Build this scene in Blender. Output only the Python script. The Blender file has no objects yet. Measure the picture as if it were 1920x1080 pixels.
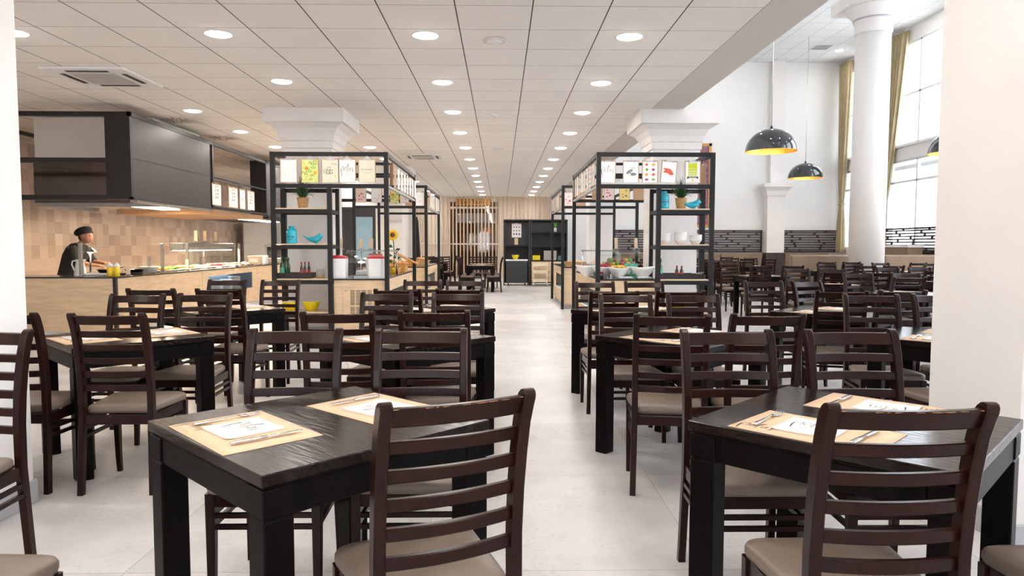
import bpy, bmesh, math, random
from mathutils import Vector, Matrix
random.seed(7)
PI = math.pi
R = math.radians
scene = bpy.context.scene
C = scene.collection

# ---------------------------------------------------------------- camera
EYE = Vector((0, 0, 1.345))
FPX = 1312.8
PITCH, YAW, ROLL = 0.0611296, 0.0164294, 0.001709
_F = Vector((math.sin(YAW)*math.cos(PITCH), math.cos(YAW)*math.cos(PITCH), -math.sin(PITCH)))
_R0 = Vector((math.cos(YAW), -math.sin(YAW), 0))
_U0 = _R0.cross(_F)
_R = _R0*math.cos(ROLL) + _U0*math.sin(ROLL)
_U = -_R0*math.sin(ROLL) + _U0*math.cos(ROLL)
cd = bpy.data.cameras.new('camera')
cam = bpy.data.objects.new('camera', cd)
C.objects.link(cam)
cd.sensor_width = 36.0
cd.lens = FPX/1920*36.0
cd.clip_start = 0.05
cd.clip_end = 200
m3 = Matrix((_R, _U, -_F)).transposed()
cam.matrix_world = Matrix.Translation(EYE) @ m3.to_4x4()
scene.camera = cam

def ray(px, py):
    return _F*FPX + _R*(px-960) + _U*(540-py)
def onz(px, py, z):
    d = ray(px, py); t = (z-EYE.z)/d.z
    return Vector((d.x*t, d.y*t, z))
def aty(px, py, Y):
    d = ray(px, py); t = Y/d.y
    return Vector((d.x*t, Y, EYE.z+d.z*t))
def atx(px, py, X):
    d = ray(px, py); t = X/d.x
    return Vector((X, d.y*t, EYE.z+d.z*t))

# ---------------------------------------------------------------- world and exposure
w = bpy.data.worlds.new('world'); scene.world = w; w.use_nodes = True
wn = w.node_tree; wn.nodes.clear()
wo = wn.nodes.new('ShaderNodeOutputWorld'); wb = wn.nodes.new('ShaderNodeBackground')
sk = wn.nodes.new('ShaderNodeTexSky'); sk.sky_type = 'HOSEK_WILKIE'; sk.turbidity = 6; sk.ground_albedo = 0.6
sk.sun_direction = (0.3, -0.2, 0.93)
mxw = wn.nodes.new('ShaderNodeMix'); mxw.data_type = 'RGBA'; mxw.inputs[0].default_value = 0.85
wn.links.new(sk.outputs[0], mxw.inputs[6]); mxw.inputs[7].default_value = (0.93, 0.96, 1.0, 1)
wn.links.new(mxw.outputs[2], wb.inputs[0]); wb.inputs[1].default_value = 3.0
wn.links.new(wb.outputs[0], wo.inputs[0])
LAMP = 36.0          # radiance of a ceiling downlight diffuser
vs = scene.view_settings
vs.view_transform = 'Standard'; vs.look = 'None'; vs.gamma = 1; vs.use_curve_mapping = False
vs.exposure = 1.74

# ---------------------------------------------------------------- materials
def newmat(name):
    m = bpy.data.materials.new(name); m.use_nodes = True
    nt = m.node_tree; nt.nodes.clear()
    o = nt.nodes.new('ShaderNodeOutputMaterial'); b = nt.nodes.new('ShaderNodeBsdfPrincipled')
    nt.links.new(b.outputs[0], o.inputs[0])
    return m, nt, b
def mat(name, col, rough=0.5, metal=0.0, var=0.0, scale=8.0, bump=0.0, spec=0.5, coat=0.0, stretch=None):
    m, nt, b = newmat(name)
    b.inputs['Roughness'].default_value = rough; b.inputs['Metallic'].default_value = metal
    b.inputs['Specular IOR Level'].default_value = spec
    b.inputs['Coat Weight'].default_value = coat; b.inputs['Coat Roughness'].default_value = 0.15
    tc = nt.nodes.new('ShaderNodeTexCoord'); mp = nt.nodes.new('ShaderNodeMapping')
    nt.links.new(tc.outputs['Object'], mp.inputs[0])
    if stretch: mp.inputs['Scale'].default_value = stretch
    n = nt.nodes.new('ShaderNodeTexNoise'); n.inputs['Scale'].default_value = scale; n.inputs['Detail'].default_value = 4
    nt.links.new(mp.outputs[0], n.inputs['Vector'])
    r = nt.nodes.new('ShaderNodeValToRGB')
    r.color_ramp.elements[0].position = 0.3; r.color_ramp.elements[1].position = 0.7
    r.color_ramp.elements[0].color = (*[c*(1-var) for c in col], 1)
    r.color_ramp.elements[1].color = (*[min(1, c*(1+var)) for c in col], 1)
    nt.links.new(n.outputs[0], r.inputs[0]); nt.links.new(r.outputs[0], b.inputs['Base Color'])
    if bump:
        bp = nt.nodes.new('ShaderNodeBump'); bp.inputs['Strength'].default_value = bump; bp.inputs['Distance'].default_value = 0.004
        nt.links.new(n.outputs[0], bp.inputs['Height']); nt.links.new(bp.outputs[0], b.inputs['Normal'])
    return m
def emis(name, col, s):
    m, nt, b = newmat(name)
    b.inputs['Base Color'].default_value = (*col, 1)
    b.inputs['Emission Color'].default_value = (*col, 1); b.inputs['Emission Strength'].default_value = s
    return m
def glass(name, tint=(0.93, 0.97, 0.96), alpha=0.12, rough=0.03):
    m, nt, b = newmat(name)
    nt.nodes.remove(b)
    o = nt.nodes['Material Output']
    t = nt.nodes.new('ShaderNodeBsdfTransparent'); t.inputs[0].default_value = (*tint, 1)
    g = nt.nodes.new('ShaderNodeBsdfGlossy'); g.inputs['Roughness'].default_value = rough
    lw = nt.nodes.new('ShaderNodeLayerWeight'); lw.inputs[0].default_value = 0.5
    ad = nt.nodes.new('ShaderNodeMath'); ad.operation = 'POWER'; ad.inputs[1].default_value = 4.0
    nt.links.new(lw.outputs['Facing'], ad.inputs[0])
    a2 = nt.nodes.new('ShaderNodeMath'); a2.operation = 'MULTIPLY_ADD'; a2.inputs[1].default_value = 0.5; a2.inputs[2].default_value = 0.04+alpha*0.3
    nt.links.new(ad.outputs[0], a2.inputs[0]); ad = a2
    mx = nt.nodes.new('ShaderNodeMixShader')
    nt.links.new(ad.outputs[0], mx.inputs[0]); nt.links.new(t.outputs[0], mx.inputs[1]); nt.links.new(g.outputs[0], mx.inputs[2])
    nt.links.new(mx.outputs[0], o.inputs[0])
    return m
def math_node(nt, op, a, b=None, c=None):
    n = nt.nodes.new('ShaderNodeMath'); n.operation = op
    for i, v in enumerate((a, b, c)):
        if v is None: continue
        if hasattr(v, 'default_value') or hasattr(v, 'is_output'): nt.links.new(v, n.inputs[i])
        else: n.inputs[i].default_value = v
    return n.outputs[0]
def line_mask(nt, coord, step, off, half):
    """1 on a joint, 0 elsewhere"""
    s = math_node(nt, 'SUBTRACT', coord, off)
    d = math_node(nt, 'DIVIDE', s, step)
    f = math_node(nt, 'FRACT', d)
    g = math_node(nt, 'ABSOLUTE', math_node(nt, 'SUBTRACT', f, 0.5))
    return math_node(nt, 'GREATER_THAN', g, 0.5-half/step)
def grid_mat(name, col, joint, sx, ox, sy, oy, hx, hy, rough, var, nscale, marks=0.0):
    m, nt, b = newmat(name)
    tc = nt.nodes.new('ShaderNodeTexCoord'); sp = nt.nodes.new('ShaderNodeSeparateXYZ')
    nt.links.new(tc.outputs['Object'], sp.inputs[0])
    mx_ = math_node(nt, 'MAXIMUM', line_mask(nt, sp.outputs[0], sx, ox, hx), line_mask(nt, sp.outputs[1], sy, oy, hy))
    n = nt.nodes.new('ShaderNodeTexNoise'); n.inputs['Scale'].default_value = nscale; n.inputs['Detail'].default_value = 8; n.inputs['Roughness'].default_value = 0.65
    nt.links.new(tc.outputs['Object'], n.inputs['Vector'])
    # one tone per tile
    cx = math_node(nt, 'FLOOR', math_node(nt, 'DIVIDE', math_node(nt, 'SUBTRACT', sp.outputs[0], ox), sx))
    cy = math_node(nt, 'FLOOR', math_node(nt, 'DIVIDE', math_node(nt, 'SUBTRACT', sp.outputs[1], oy), sy))
    cb = nt.nodes.new('ShaderNodeCombineXYZ'); nt.links.new(cx, cb.inputs[0]); nt.links.new(cy, cb.inputs[1])
    wnz = nt.nodes.new('ShaderNodeTexWhiteNoise'); wnz.noise_dimensions = '2D'; nt.links.new(cb.outputs[0], wnz.inputs['Vector'])
    v = math_node(nt, 'ADD', math_node(nt, 'MULTIPLY', n.outputs[0], 0.8), math_node(nt, 'MULTIPLY', wnz.outputs[0], 0.2))
    if marks:
        n2 = nt.nodes.new('ShaderNodeTexNoise'); n2.inputs['Scale'].default_value = 38; n2.inputs['Detail'].default_value = 3
        nt.links.new(tc.outputs['Object'], n2.inputs['Vector'])
        n3 = nt.nodes.new('ShaderNodeTexNoise'); n3.inputs['Scale'].default_value = 2.3
        nt.links.new(tc.outputs['Object'], n3.inputs['Vector'])
        k = math_node(nt, 'MULTIPLY', math_node(nt, 'GREATER_THAN', n2.outputs[0], 0.60), math_node(nt, 'GREATER_THAN', n3.outputs[0], 0.5))
        v = math_node(nt, 'SUBTRACT', v, math_node(nt, 'MULTIPLY', k, marks))
    r = nt.nodes.new('ShaderNodeValToRGB')
    r.color_ramp.elements[0].position = 0.2; r.color_ramp.elements[1].position = 0.75
    r.color_ramp.elements[0].color = (*[c*(1-var) for c in col], 1); r.color_ramp.elements[1].color = (*[min(1, c*(1+var*0.5)) for c in col], 1)
    nt.links.new(v, r.inputs[0])
    mix = nt.nodes.new('ShaderNodeMix'); mix.data_type = 'RGBA'
    nt.links.new(mx_, mix.inputs[0]); nt.links.new(r.outputs[0], mix.inputs[6]); mix.inputs[7].default_value = (*joint, 1)
    nt.links.new(mix.outputs[2], b.inputs['Base Color'])
    b.inputs['Roughness'].default_value = rough
    return m

CEIL = 3.322
M = {}
M['ceiling'] = grid_mat('ceiling_tiles', (0.94, 0.905, 0.865), (0.10, 0.075, 0.06), 0.643, 0.2654, 0.643, 5.9237, 0.0055, 0.0028, 0.9, 0.05, 3)
M['atrium_ceiling'] = grid_mat('atrium_ceiling_tiles', (0.80, 0.80, 0.79), (0.45, 0.44, 0.43), 0.643, 0.30, 0.643, 0.12, 0.008, 0.006, 0.9, 0.03, 3)
M['floor'] = grid_mat('floor_tiles', (0.60, 0.575, 0.565), (0.36, 0.33, 0.30), 1.2, 0.86, 1.2, 2.82, 0.0022, 0.0022, 0.36, 0.30, 2.2, marks=0.14)
M['white_wall'] = mat('white_plaster', (0.83, 0.82, 0.80), 0.75, var=0.015, scale=2)
M['column_white'] = mat('column_paint', (0.82, 0.79, 0.765), 0.7, var=0.02, scale=2.5)
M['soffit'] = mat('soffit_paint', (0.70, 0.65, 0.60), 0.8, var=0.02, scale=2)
M['chair_wood'] = mat('espresso_chair_wood', (0.0160, 0.0038, 0.0024), 0.28, var=0.35, scale=14, stretch=(1, 1, 0.25), spec=0.22)
M['worn_wood'] = mat('worn_edge_wood', (0.28, 0.13, 0.05), 0.5, var=0.5, scale=60)
M['table_wood'] = mat('black_table_wood', (0.0035, 0.0022, 0.002), 0.42, var=0.5, scale=40, stretch=(1, 1, 0.12), spec=0.10)
M['tabletop'] = mat('polished_black_tabletop', (0.011, 0.0055, 0.004), 0.20, var=0.7, scale=60, stretch=(1, 0.15, 1), bump=0.5, spec=0.27)
M['leather'] = mat('taupe_leather', (0.185, 0.138, 0.108), 0.42, var=0.08, scale=5, bump=0.05)
M['kraft'] = mat('kraft_paper', (0.66, 0.46, 0.30), 0.8, var=0.05, scale=6)
M['napkin'] = mat('napkin_paper', (0.76, 0.72, 0.68), 0.9, var=0.02, scale=10)
M['steel'] = mat('steel', (0.62, 0.62, 0.62), 0.22, 1.0, var=0.05)
M['brushed'] = mat('brushed_steel', (0.42, 0.41, 0.40), 0.35, 1.0, var=0.1, scale=20)
M['ink'] = mat('dark_ink', (0.02, 0.02, 0.03), 0.6)
M['frame_metal'] = mat('black_frame_metal', (0.013, 0.013, 0.0135), 0.45, var=0.1, spec=0.3)
M['light_rail'] = mat('grey_rail', (0.45, 0.43, 0.43), 0.5, var=0.05)
M['hood_panel'] = mat('dark_hood_panel', (0.036, 0.029, 0.030), 0.36, var=0.06, scale=3, spec=0.45)
M['hood_black'] = mat('black_hood_edge', (0.012, 0.010, 0.010), 0.4)
M['oak'] = mat('oak_laminate', (0.68, 0.50, 0.315), 0.5, var=0.13, scale=3.0, stretch=(1.2, 1.2, 9))
M['oak_light'] = mat('light_oak_shelf', (0.66, 0.50, 0.34), 0.5, var=0.1, scale=4, stretch=(1, 6, 6))
M['pine'] = mat('pine_slat', (0.66, 0.42, 0.24), 0.6, var=0.22, scale=2.5, stretch=(6, 6, 0.6))
M['worktop'] = mat('dark_worktop', (0.028, 0.024, 0.024), 0.18, var=0.1)
M['white_plastic'] = mat('white_plastic', (0.80, 0.80, 0.80), 0.35)
M['porcelain'] = mat('white_porcelain', (0.82, 0.81, 0.79), 0.18, var=0.01)
M['red'] = mat('red_plastic', (0.45, 0.02, 0.03), 0.4)
M['yellow'] = mat('yellow_glaze', (0.85, 0.66, 0.01), 0.25, var=0.03)
M['turq'] = mat('turquoise_glaze', (0.03, 0.46, 0.62), 0.2, var=0.06)
M['leaf'] = mat('green_leaf', (0.035, 0.10, 0.025), 0.5, var=0.4, scale=20)
M['lettuce'] = mat('lettuce_green', (0.12, 0.35, 0.04), 0.6, var=0.4, scale=30)
M['basket'] = mat('wicker', (0.50, 0.30, 0.13), 0.7, var=0.35, scale=60, bump=0.5)
M['orange_wood'] = mat('honey_wood', (0.62, 0.30, 0.07), 0.5, var=0.15, scale=5, stretch=(1, 8, 8))
M['bread'] = mat('bread_crust', (0.50, 0.24, 0.08), 0.75, var=0.35, scale=25, bump=0.4)
M['petal'] = mat('sunflower_petal', (0.90, 0.56, 0.01), 0.6, var=0.15, scale=30)
M['seedhead'] = mat('sunflower_seedhead', (0.16, 0.06, 0.02), 0.8, var=0.4, scale=60)
M['green_glass'] = mat('green_bottle_glass', (0.015, 0.10, 0.045), 0.12, var=0.2, coat=0.5)
M['dark_glass'] = mat('dark_bottle_glass', (0.03, 0.008, 0.006), 0.12, coat=0.5)
M['label_green'] = mat('green_label', (0.10, 0.42, 0.28), 0.5, var=0.3, scale=40)
M['label_red'] = mat('red_label', (0.50, 0.06, 0.04), 0.5, var=0.4, scale=50)
M['tray_black'] = mat('black_tray', (0.02, 0.014, 0.012), 0.5, var=0.2)
M['cardboard'] = mat('brown_clipboard', (0.47, 0.29, 0.17), 0.7, var=0.08, scale=12)
M['paper'] = mat('white_paper', (0.84, 0.83, 0.82), 0.85, var=0.01)
M['paper_lime'] = mat('lime_paper', (0.66, 0.72, 0.25), 0.8, var=0.15, scale=16)
M['paper_cream'] = mat('cream_paper', (0.76, 0.73, 0.58), 0.8, var=0.03)
M['paper_pink'] = mat('pink_paper', (0.82, 0.66, 0.62), 0.8, var=0.03)
M['paper_yellow'] = mat('yellow_paper', (0.80, 0.66, 0.22), 0.8, var=0.06)
M['pr_grey'] = mat('grey_print', (0.22, 0.21, 0.24), 0.8, var=0.4, scale=60)
M['pr_soft'] = mat('pale_grey_print', (0.62, 0.62, 0.66), 0.8, var=0.1, scale=60)
M['pr_red'] = mat('red_print', (0.72, 0.13, 0.07), 0.8, var=0.3, scale=60)
M['pr_orange'] = mat('orange_print', (0.88, 0.36, 0.05), 0.8, var=0.2, scale=60)
M['pr_green'] = mat('green_print', (0.20, 0.36, 0.06), 0.8, var=0.3, scale=60)
M['pr_lime'] = mat('lime_print', (0.55, 0.62, 0.02), 0.8, var=0.1, scale=30)
M['pr_olive'] = mat('dark_olive_print', (0.05, 0.06, 0.03), 0.8, var=0.3, scale=60)
M['pr_brown'] = mat('brown_print', (0.35, 0.22, 0.10), 0.8, var=0.2, scale=60)
M['pr_pink'] = mat('magenta_print', (0.50, 0.06, 0.16), 0.8, var=0.3, scale=60)
M['glass'] = glass('clear_glass')
M['tint_glass'] = glass('smoked_glass', (0.30, 0.25, 0.21), 0.25, 0.1)
M['pane'] = glass('window_pane', (0.96, 0.98, 1.0), 0.05)
M['lamp'] = emis('downlight_diffuser', (1.0, 0.95, 0.89), LAMP)
M['lamp_white'] = mat('lamp_trim', (0.85, 0.85, 0.84), 0.5)
M['warm_lamp'] = emis('warm_heat_lamp', (1.0, 0.76, 0.50), 22)
M['warm_bulb'] = emis('warm_bulb', (1.0, 0.75, 0.42), 40)
M['cool_strip'] = emis('cool_led_strip', (0.75, 0.87, 1.0), 9)
M['gold'] = mat('gold_leaf', (0.95, 0.58, 0.16), 0.35, 1.0, var=0.25, scale=40)
M['black_gloss'] = mat('glossy_black_dome', (0.016, 0.017, 0.020), 0.08, coat=0.6)
M['curtain'] = mat('gold_curtain', (0.43, 0.345, 0.20), 0.8, var=0.10, scale=6)
M['lattice'] = mat('dark_lattice_wood', (0.048, 0.026, 0.022), 0.5, var=0.15)
M['booth'] = mat('brown_booth_leather', (0.23, 0.155, 0.098), 0.45, var=0.06, scale=4)
M['capsize'] = mat('grey_band', (0.45, 0.45, 0.47), 0.5)
M['black_cloth'] = mat('black_cloth', (0.010, 0.010, 0.012), 0.9, var=0.2)
M['skin'] = mat('skin', (0.42, 0.20, 0.125), 0.55, var=0.05)
M['hair'] = mat('dark_hair', (0.012, 0.008, 0.006), 0.6)
M['cabinet_grey'] = mat('charcoal_cabinet', (0.03, 0.03, 0.032), 0.5, var=0.06)
M['cream_wood'] = mat('cream_cart', (0.72, 0.60, 0.42), 0.5, var=0.05)
M['oil'] = mat('yellow_oil', (0.88, 0.62, 0.02), 0.25)
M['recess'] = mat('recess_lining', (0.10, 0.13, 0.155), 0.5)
M['blue_door'] = mat('pale_blue_door', (0.30, 0.47, 0.58), 0.35, var=0.1, scale=2)
M['outside_dark'] = mat('dark_outside_backing', (0.03, 0.028, 0.022), 0.4, var=0.6, scale=2.5)  # dark colour stands in for the dim outside behind the far door
M['outside_pale'] = mat('pale_blue_canopy', (0.40, 0.50, 0.58), 0.5, var=0.2, scale=2)
M['cardbox'] = mat('patterned_carton', (0.40, 0.34, 0.32), 0.7, var=0.4, scale=40)
M['teal'] = mat('teal_box', (0.06, 0.16, 0.14), 0.6)
M['violet_art'] = mat('violet_painting', (0.30, 0.13, 0.17), 0.7, var=0.5, scale=7)
M['food_red'] = mat('red_fruit', (0.45, 0.04, 0.07), 0.4, var=0.5, scale=40)
M['food_yellow'] = mat('yellow_fruit', (0.75, 0.42, 0.05), 0.5, var=0.4, scale=40)
M['food_pale'] = mat('pale_pastry', (0.72, 0.50, 0.28), 0.7, var=0.3, scale=30)
M['fridge_grey'] = mat('pale_grey_panel', (0.55, 0.54, 0.52), 0.4, var=0.03)
M['grey_taupe'] = mat('taupe_door', (0.20, 0.165, 0.145), 0.5, var=0.1, stretch=(1, 8, 1))

# patchwork wall tiles behind the kitchen
def patch_mat():
    m, nt, b = newmat('patchwork_wall_tiles')
    tc = nt.nodes.new('ShaderNodeTexCoord'); sp = nt.nodes.new('ShaderNodeSeparateXYZ')
    nt.links.new(tc.outputs['Object'], sp.inputs[0])
    u = math_node(nt, 'DIVIDE', sp.outputs[1], 0.22); v = math_node(nt, 'DIVIDE', sp.outputs[2], 0.22)
    cb = nt.nodes.new('ShaderNodeCombineXYZ')
    nt.links.new(math_node(nt, 'FLOOR', u), cb.inputs[0]); nt.links.new(math_node(nt, 'FLOOR', v), cb.inputs[1])
    wn1 = nt.nodes.new('ShaderNodeTexWhiteNoise'); wn1.noise_dimensions = '2D'; nt.links.new(cb.outputs[0], wn1.inputs['Vector'])
    cb2 = nt.nodes.new('ShaderNodeVectorMath'); cb2.operation = 'ADD'; cb2.inputs[1].default_value = (37.3, 11.7, 0); nt.links.new(cb.outputs[0], cb2.inputs[0])
    wn2 = nt.nodes.new('ShaderNodeTexWhiteNoise'); wn2.noise_dimensions = '2D'; nt.links.new(cb2.outputs[0], wn2.inputs['Vector'])
    fr = [math_node(nt, 'SINE', math_node(nt, 'MULTIPLY', c, 2*PI*6)) for c in (u, v)]
    dots = math_node(nt, 'GREATER_THAN', math_node(nt, 'MULTIPLY', fr[0], fr[1]), 0.25)
    stripes = math_node(nt, 'GREATER_THAN', math_node(nt, 'SINE', math_node(nt, 'MULTIPLY', v, 2*PI*7)), 0.2)
    usedots = math_node(nt, 'GREATER_THAN', wn2.outputs[0], 0.55)
    usestr = math_node(nt, 'LESS_THAN', wn2.outputs[0], 0.22)
    pat = math_node(nt, 'ADD', math_node(nt, 'MULTIPLY', dots, usedots), math_node(nt, 'MULTIPLY', stripes, usestr))
    r = nt.nodes.new('ShaderNodeValToRGB')
    r.color_ramp.elements[0].color = (0.45, 0.345, 0.28, 1); r.color_ramp.elements[1].color = (0.68, 0.56, 0.47, 1)
    nt.links.new(wn1.outputs[0], r.inputs[0])
    mix = nt.nodes.new('ShaderNodeMix'); mix.data_type = 'RGBA'; mix.blend_type = 'MULTIPLY'
    nt.links.new(math_node(nt, 'MULTIPLY', pat, 0.55), mix.inputs[0]); nt.links.new(r.outputs[0], mix.inputs[6]); mix.inputs[7].default_value = (0.55, 0.5, 0.48, 1)
    nt.links.new(mix.outputs[2], b.inputs['Base Color']); b.inputs['Roughness'].default_value = 0.35
    return m
M['patch'] = patch_mat()

# ---------------------------------------------------------------- mesh builder
class MB:
    def __init__(s): s.v = []; s.f = []; s.sm = []; s.M = Matrix.Identity(4)
    def tr(s, m): s.M = m; return s
    def _add(s, vs_, fs, sm=False):
        o = len(s.v)
        s.v += [tuple(s.M @ Vector(p)) for p in vs_]
        s.f += [tuple(i+o for i in f) for f in fs]; s.sm += [sm]*len(fs)
    def box(s, x0, x1, y0, y1, z0, z1, b=0.0):
        if b <= 0:
            vs_ = [(x, y, z) for x in (x0, x1) for y in (y0, y1) for z in (z0, z1)]
            s._add(vs_, [(0, 1, 3, 2), (4, 6, 7, 5), (0, 4, 5, 1), (2, 3, 7, 6), (0, 2, 6, 4), (1, 5, 7, 3)])
            return s
        c = Vector(((x0+x1)/2, (y0+y1)/2, (z0+z1)/2)); h = (abs(x1-x0)/2, abs(y1-y0)/2, abs(z1-z0)/2)
        b = min(b, min(h)*0.9)
        idx = {}; vs_ = []
        for sx in (-1, 1):
            for sy in (-1, 1):
                for sz in (-1, 1):
                    for a in range(3):
                        p = [h[0]-b, h[1]-b, h[2]-b]; p[a] += b
                        idx[(sx, sy, sz, a)] = len(vs_)
                        vs_.append((c.x+sx*p[0], c.y+sy*p[1], c.z+sz*p[2]))
        fs = []
        S = (-1, 1)
        for a in range(3):
            o1, o2 = [k for k in range(3) if k != a]
            for sa in S:
                q = []
                for (s1, s2) in ((-1, -1), (1, -1), (1, 1), (-1, 1)):
                    k = [0, 0, 0]; k[a] = sa; k[o1] = s1; k[o2] = s2
                    q.append(idx[(k[0], k[1], k[2], a)])
                fs.append(tuple(q))
        for e in range(3):
            o1, o2 = [k for k in range(3) if k != e]
            for s1 in S:
                for s2 in S:
                    k = [0, 0, 0]; k[o1] = s1; k[o2] = s2
                    k[e] = -1; a_, b_ = idx[(*k, o1)], idx[(*k, o2)]
                    k[e] = 1; c_, d_ = idx[(*k, o2)], idx[(*k, o1)]
                    fs.append((a_, b_, c_, d_))
        for sx in S:
            for sy in S:
                for sz in S: fs.append(tuple(idx[(sx, sy, sz, a)] for a in range(3)))
        s._add(vs_, fs); return s
    def loft(s, rings, sm=False, cap=True):
        n = len(rings[0]); vs_ = [p for r in rings for p in r]; fs = []
        for i in range(len(rings)-1):
            for j in range(n):
                a = i*n+j; b_ = i*n+(j+1) % n
                fs.append((a, b_, b_+n, a+n))
        s._add(vs_, fs, sm)
        if cap:
            s._add(rings[0], [tuple(range(n))]); s._add(rings[-1], [tuple(range(n))])
        return s
    def lathe(s, prof, c=(0, 0, 0), n=24, cap=True, fl=None):
        rings = []
        for r, z in prof:
            rings.append([(c[0]+r*math.cos(2*PI*k/n)*(1+(fl*math.cos(2*PI*k/n*10) if fl else 0)), c[1]+r*math.sin(2*PI*k/n)*(1+(fl*math.cos(2*PI*k/n*10) if fl else 0)), c[2]+z) for k in range(n)])
        return s.loft(rings, True, cap)
    def cyl(s, p0, p1, r0, r1=None, n=12):
        return s.tube([p0, p1], [r0, r0 if r1 is None else r1], n)
    def tube(s, pts, r, n=8):
        pts = [Vector(p) for p in pts]; rings = []
        rr = r if isinstance(r, (list, tuple)) else [r]*len(pts)
        up = None
        for i, p in enumerate(pts):
            t = (pts[min(i+1, len(pts)-1)]-pts[max(i-1, 0)]).normalized()
            if up is None:
                up = Vector((0, 0, 1)) if abs(t.z) < 0.9 else Vector((1, 0, 0))
            a = t.cross(up).normalized(); b_ = a.cross(t).normalized(); up = b_
            rings.append([tuple(p + a*math.cos(2*PI*k/n)*rr[i] + b_*math.sin(2*PI*k/n)*rr[i]) for k in range(n)])
        return s.loft(rings, True, True)
    def bar(s, p0, p1, w_, h_):
        """rectangular bar from p0 to p1: w_ across (horizontal), h_ the other way"""
        p0 = Vector(p0); p1 = Vector(p1); t = (p1-p0).normalized()
        up = Vector((0, 0, 1)) if abs(t.z) < 0.95 else Vector((0, 1, 0))
        a = t.cross(up).normalized()*w_/2; b_ = a.cross(t).normalized()*h_/2
        return s.loft([[tuple(p+a+b_), tuple(p-a+b_), tuple(p-a-b_), tuple(p+a-b_)] for p in (p0, p1)])
    def ball(s, c, r, n=12, m=8, sq=(1, 1, 1)):
        rings = []
        for i in range(1, m):
            th = PI*i/m
            rings.append([(c[0]+r*sq[0]*math.sin(th)*math.cos(2*PI*k/n), c[1]+r*sq[1]*math.sin(th)*math.sin(2*PI*k/n), c[2]+r*sq[2]*math.cos(th)) for k in range(n)])
        return s.loft(rings, True, True)
    def grid(s, fn, nu, nv, sm=True):
        vs_ = [fn(i/nu, j/nv) for i in range(nu+1) for j in range(nv+1)]
        s._add(vs_, [(i*(nv+1)+j, (i+1)*(nv+1)+j, (i+1)*(nv+1)+j+1, i*(nv+1)+j+1) for i in range(nu) for j in range(nv)], sm)
        return s
    def poly(s, pts): s._add(pts, [tuple(range(len(pts)))]); return s
    def prism(s, pts, d):
        """pts a planar outline, d the extrusion vector"""
        d = Vector(d); return s.loft([[tuple(p) for p in pts], [tuple(Vector(p)+d) for p in pts]])
    def build(s, name, m, parent=None, recalc=True):
        me = bpy.data.meshes.new(name); me.from_pydata(s.v, [], s.f); me.update()
        if recalc:
            bm = bmesh.new(); bm.from_mesh(me); bmesh.ops.remove_doubles(bm, verts=bm.verts, dist=1e-6)
            bmesh.ops.recalc_face_normals(bm, faces=bm.faces)
            smo = len(bm.faces) == len(s.sm)
            bm.to_mesh(me); bm.free()
        if len(me.polygons) == len(s.sm): me.polygons.foreach_set('use_smooth', s.sm)
        me.materials.append(M[m] if isinstance(m, str) else m)
        o = bpy.data.objects.new(name, me); C.objects.link(o)
        if parent: o.parent = parent
        return o
def tag(o, label, cat, group=None):
    o['label'] = label; o['category'] = cat
    if group: o['group'] = group
    return o
def thing(name, label, cat, loc=(0, 0, 0), rz=0.0, group=None):
    o = bpy.data.objects.new(name, None); C.objects.link(o)
    o.location = loc; o.rotation_euler = (0, 0, rz); o.empty_display_size = 0.1
    return tag(o, label, cat, group)
def struct(name, mb, m, parent=None):
    o = mb.build(name, m, parent)
    if parent is None: o['kind'] = 'structure'
    return o
def dup(root, loc, rz, label, group=None):
    r = root.copy(); C.objects.link(r); r.location = loc; r.rotation_euler = (0, 0, rz); r['label'] = label
    if group: r['group'] = group
    for ch in list(root.children):
        c = ch.copy(); C.objects.link(c); c.parent = r
        for g in list(ch.children):
            d = g.copy(); C.objects.link(d); d.parent = c
    return r
def bx(x0, x1, y0, y1, z0, z1, b=0.0): return MB().box(x0, x1, y0, y1, z0, z1, b)
# ================================================================ THE SETTING
CX0, CX1 = -8.15, 2.65            # low ceiling from the kitchen wall to the edge of the hall
YB, YF = -6.0, 28.9
struct('floor', bx(CX0-0.3, 12.1, YB, YF+2.5, -0.1, 0), 'floor')
struct('ceiling', bx(CX0, 2.194, YB, YF, CEIL, CEIL+0.1), 'ceiling')
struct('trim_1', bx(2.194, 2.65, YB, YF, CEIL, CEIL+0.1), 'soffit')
struct('wall_mezzanine', bx(2.35, 2.65, YB, 24.3, CEIL+0.1, 7.62), 'white_wall')
struct('ceiling_atrium', bx(2.65, 12.1, YB, 24.5, 7.62, 7.72), 'atrium_ceiling')
struct('wall_left', bx(CX0-0.2, CX0, YB, 22.3, 0, CEIL), 'patch')
struct('wall_kitchen_back', bx(-8.35, -3.75, 22.3, 22.5, 0, CEIL), 'white_wall')
struct('wall_side', bx(-3.85, -3.75, 22.5, YF, 0, CEIL), 'white_wall')
# far wall with its glazed door opening
wb_ = MB(); wb_.box(-3.85, -2.15, YF, YF+0.2, 0, CEIL); wb_.box(-0.05, 2.9, YF, YF+0.2, 0, CEIL); wb_.box(-2.15, -0.05, YF, YF+0.2, 3.2, CEIL)
struct('wall_far', wb_, 'white_wall')
struct('wall_corner', bx(2.65, 2.75, 24.5, YF, 0, CEIL), 'white_wall')
# atrium back wall
struct('wall_back', bx(2.28, 12.1, 24.3, 24.5, 0, 7.62), 'white_wall')
# kitchen cove between wall tiles and ceiling
struct('trim_2', bx(CX0, CX0+0.10, YB, 22.3, 3.17, CEIL), 'soffit')

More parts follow.
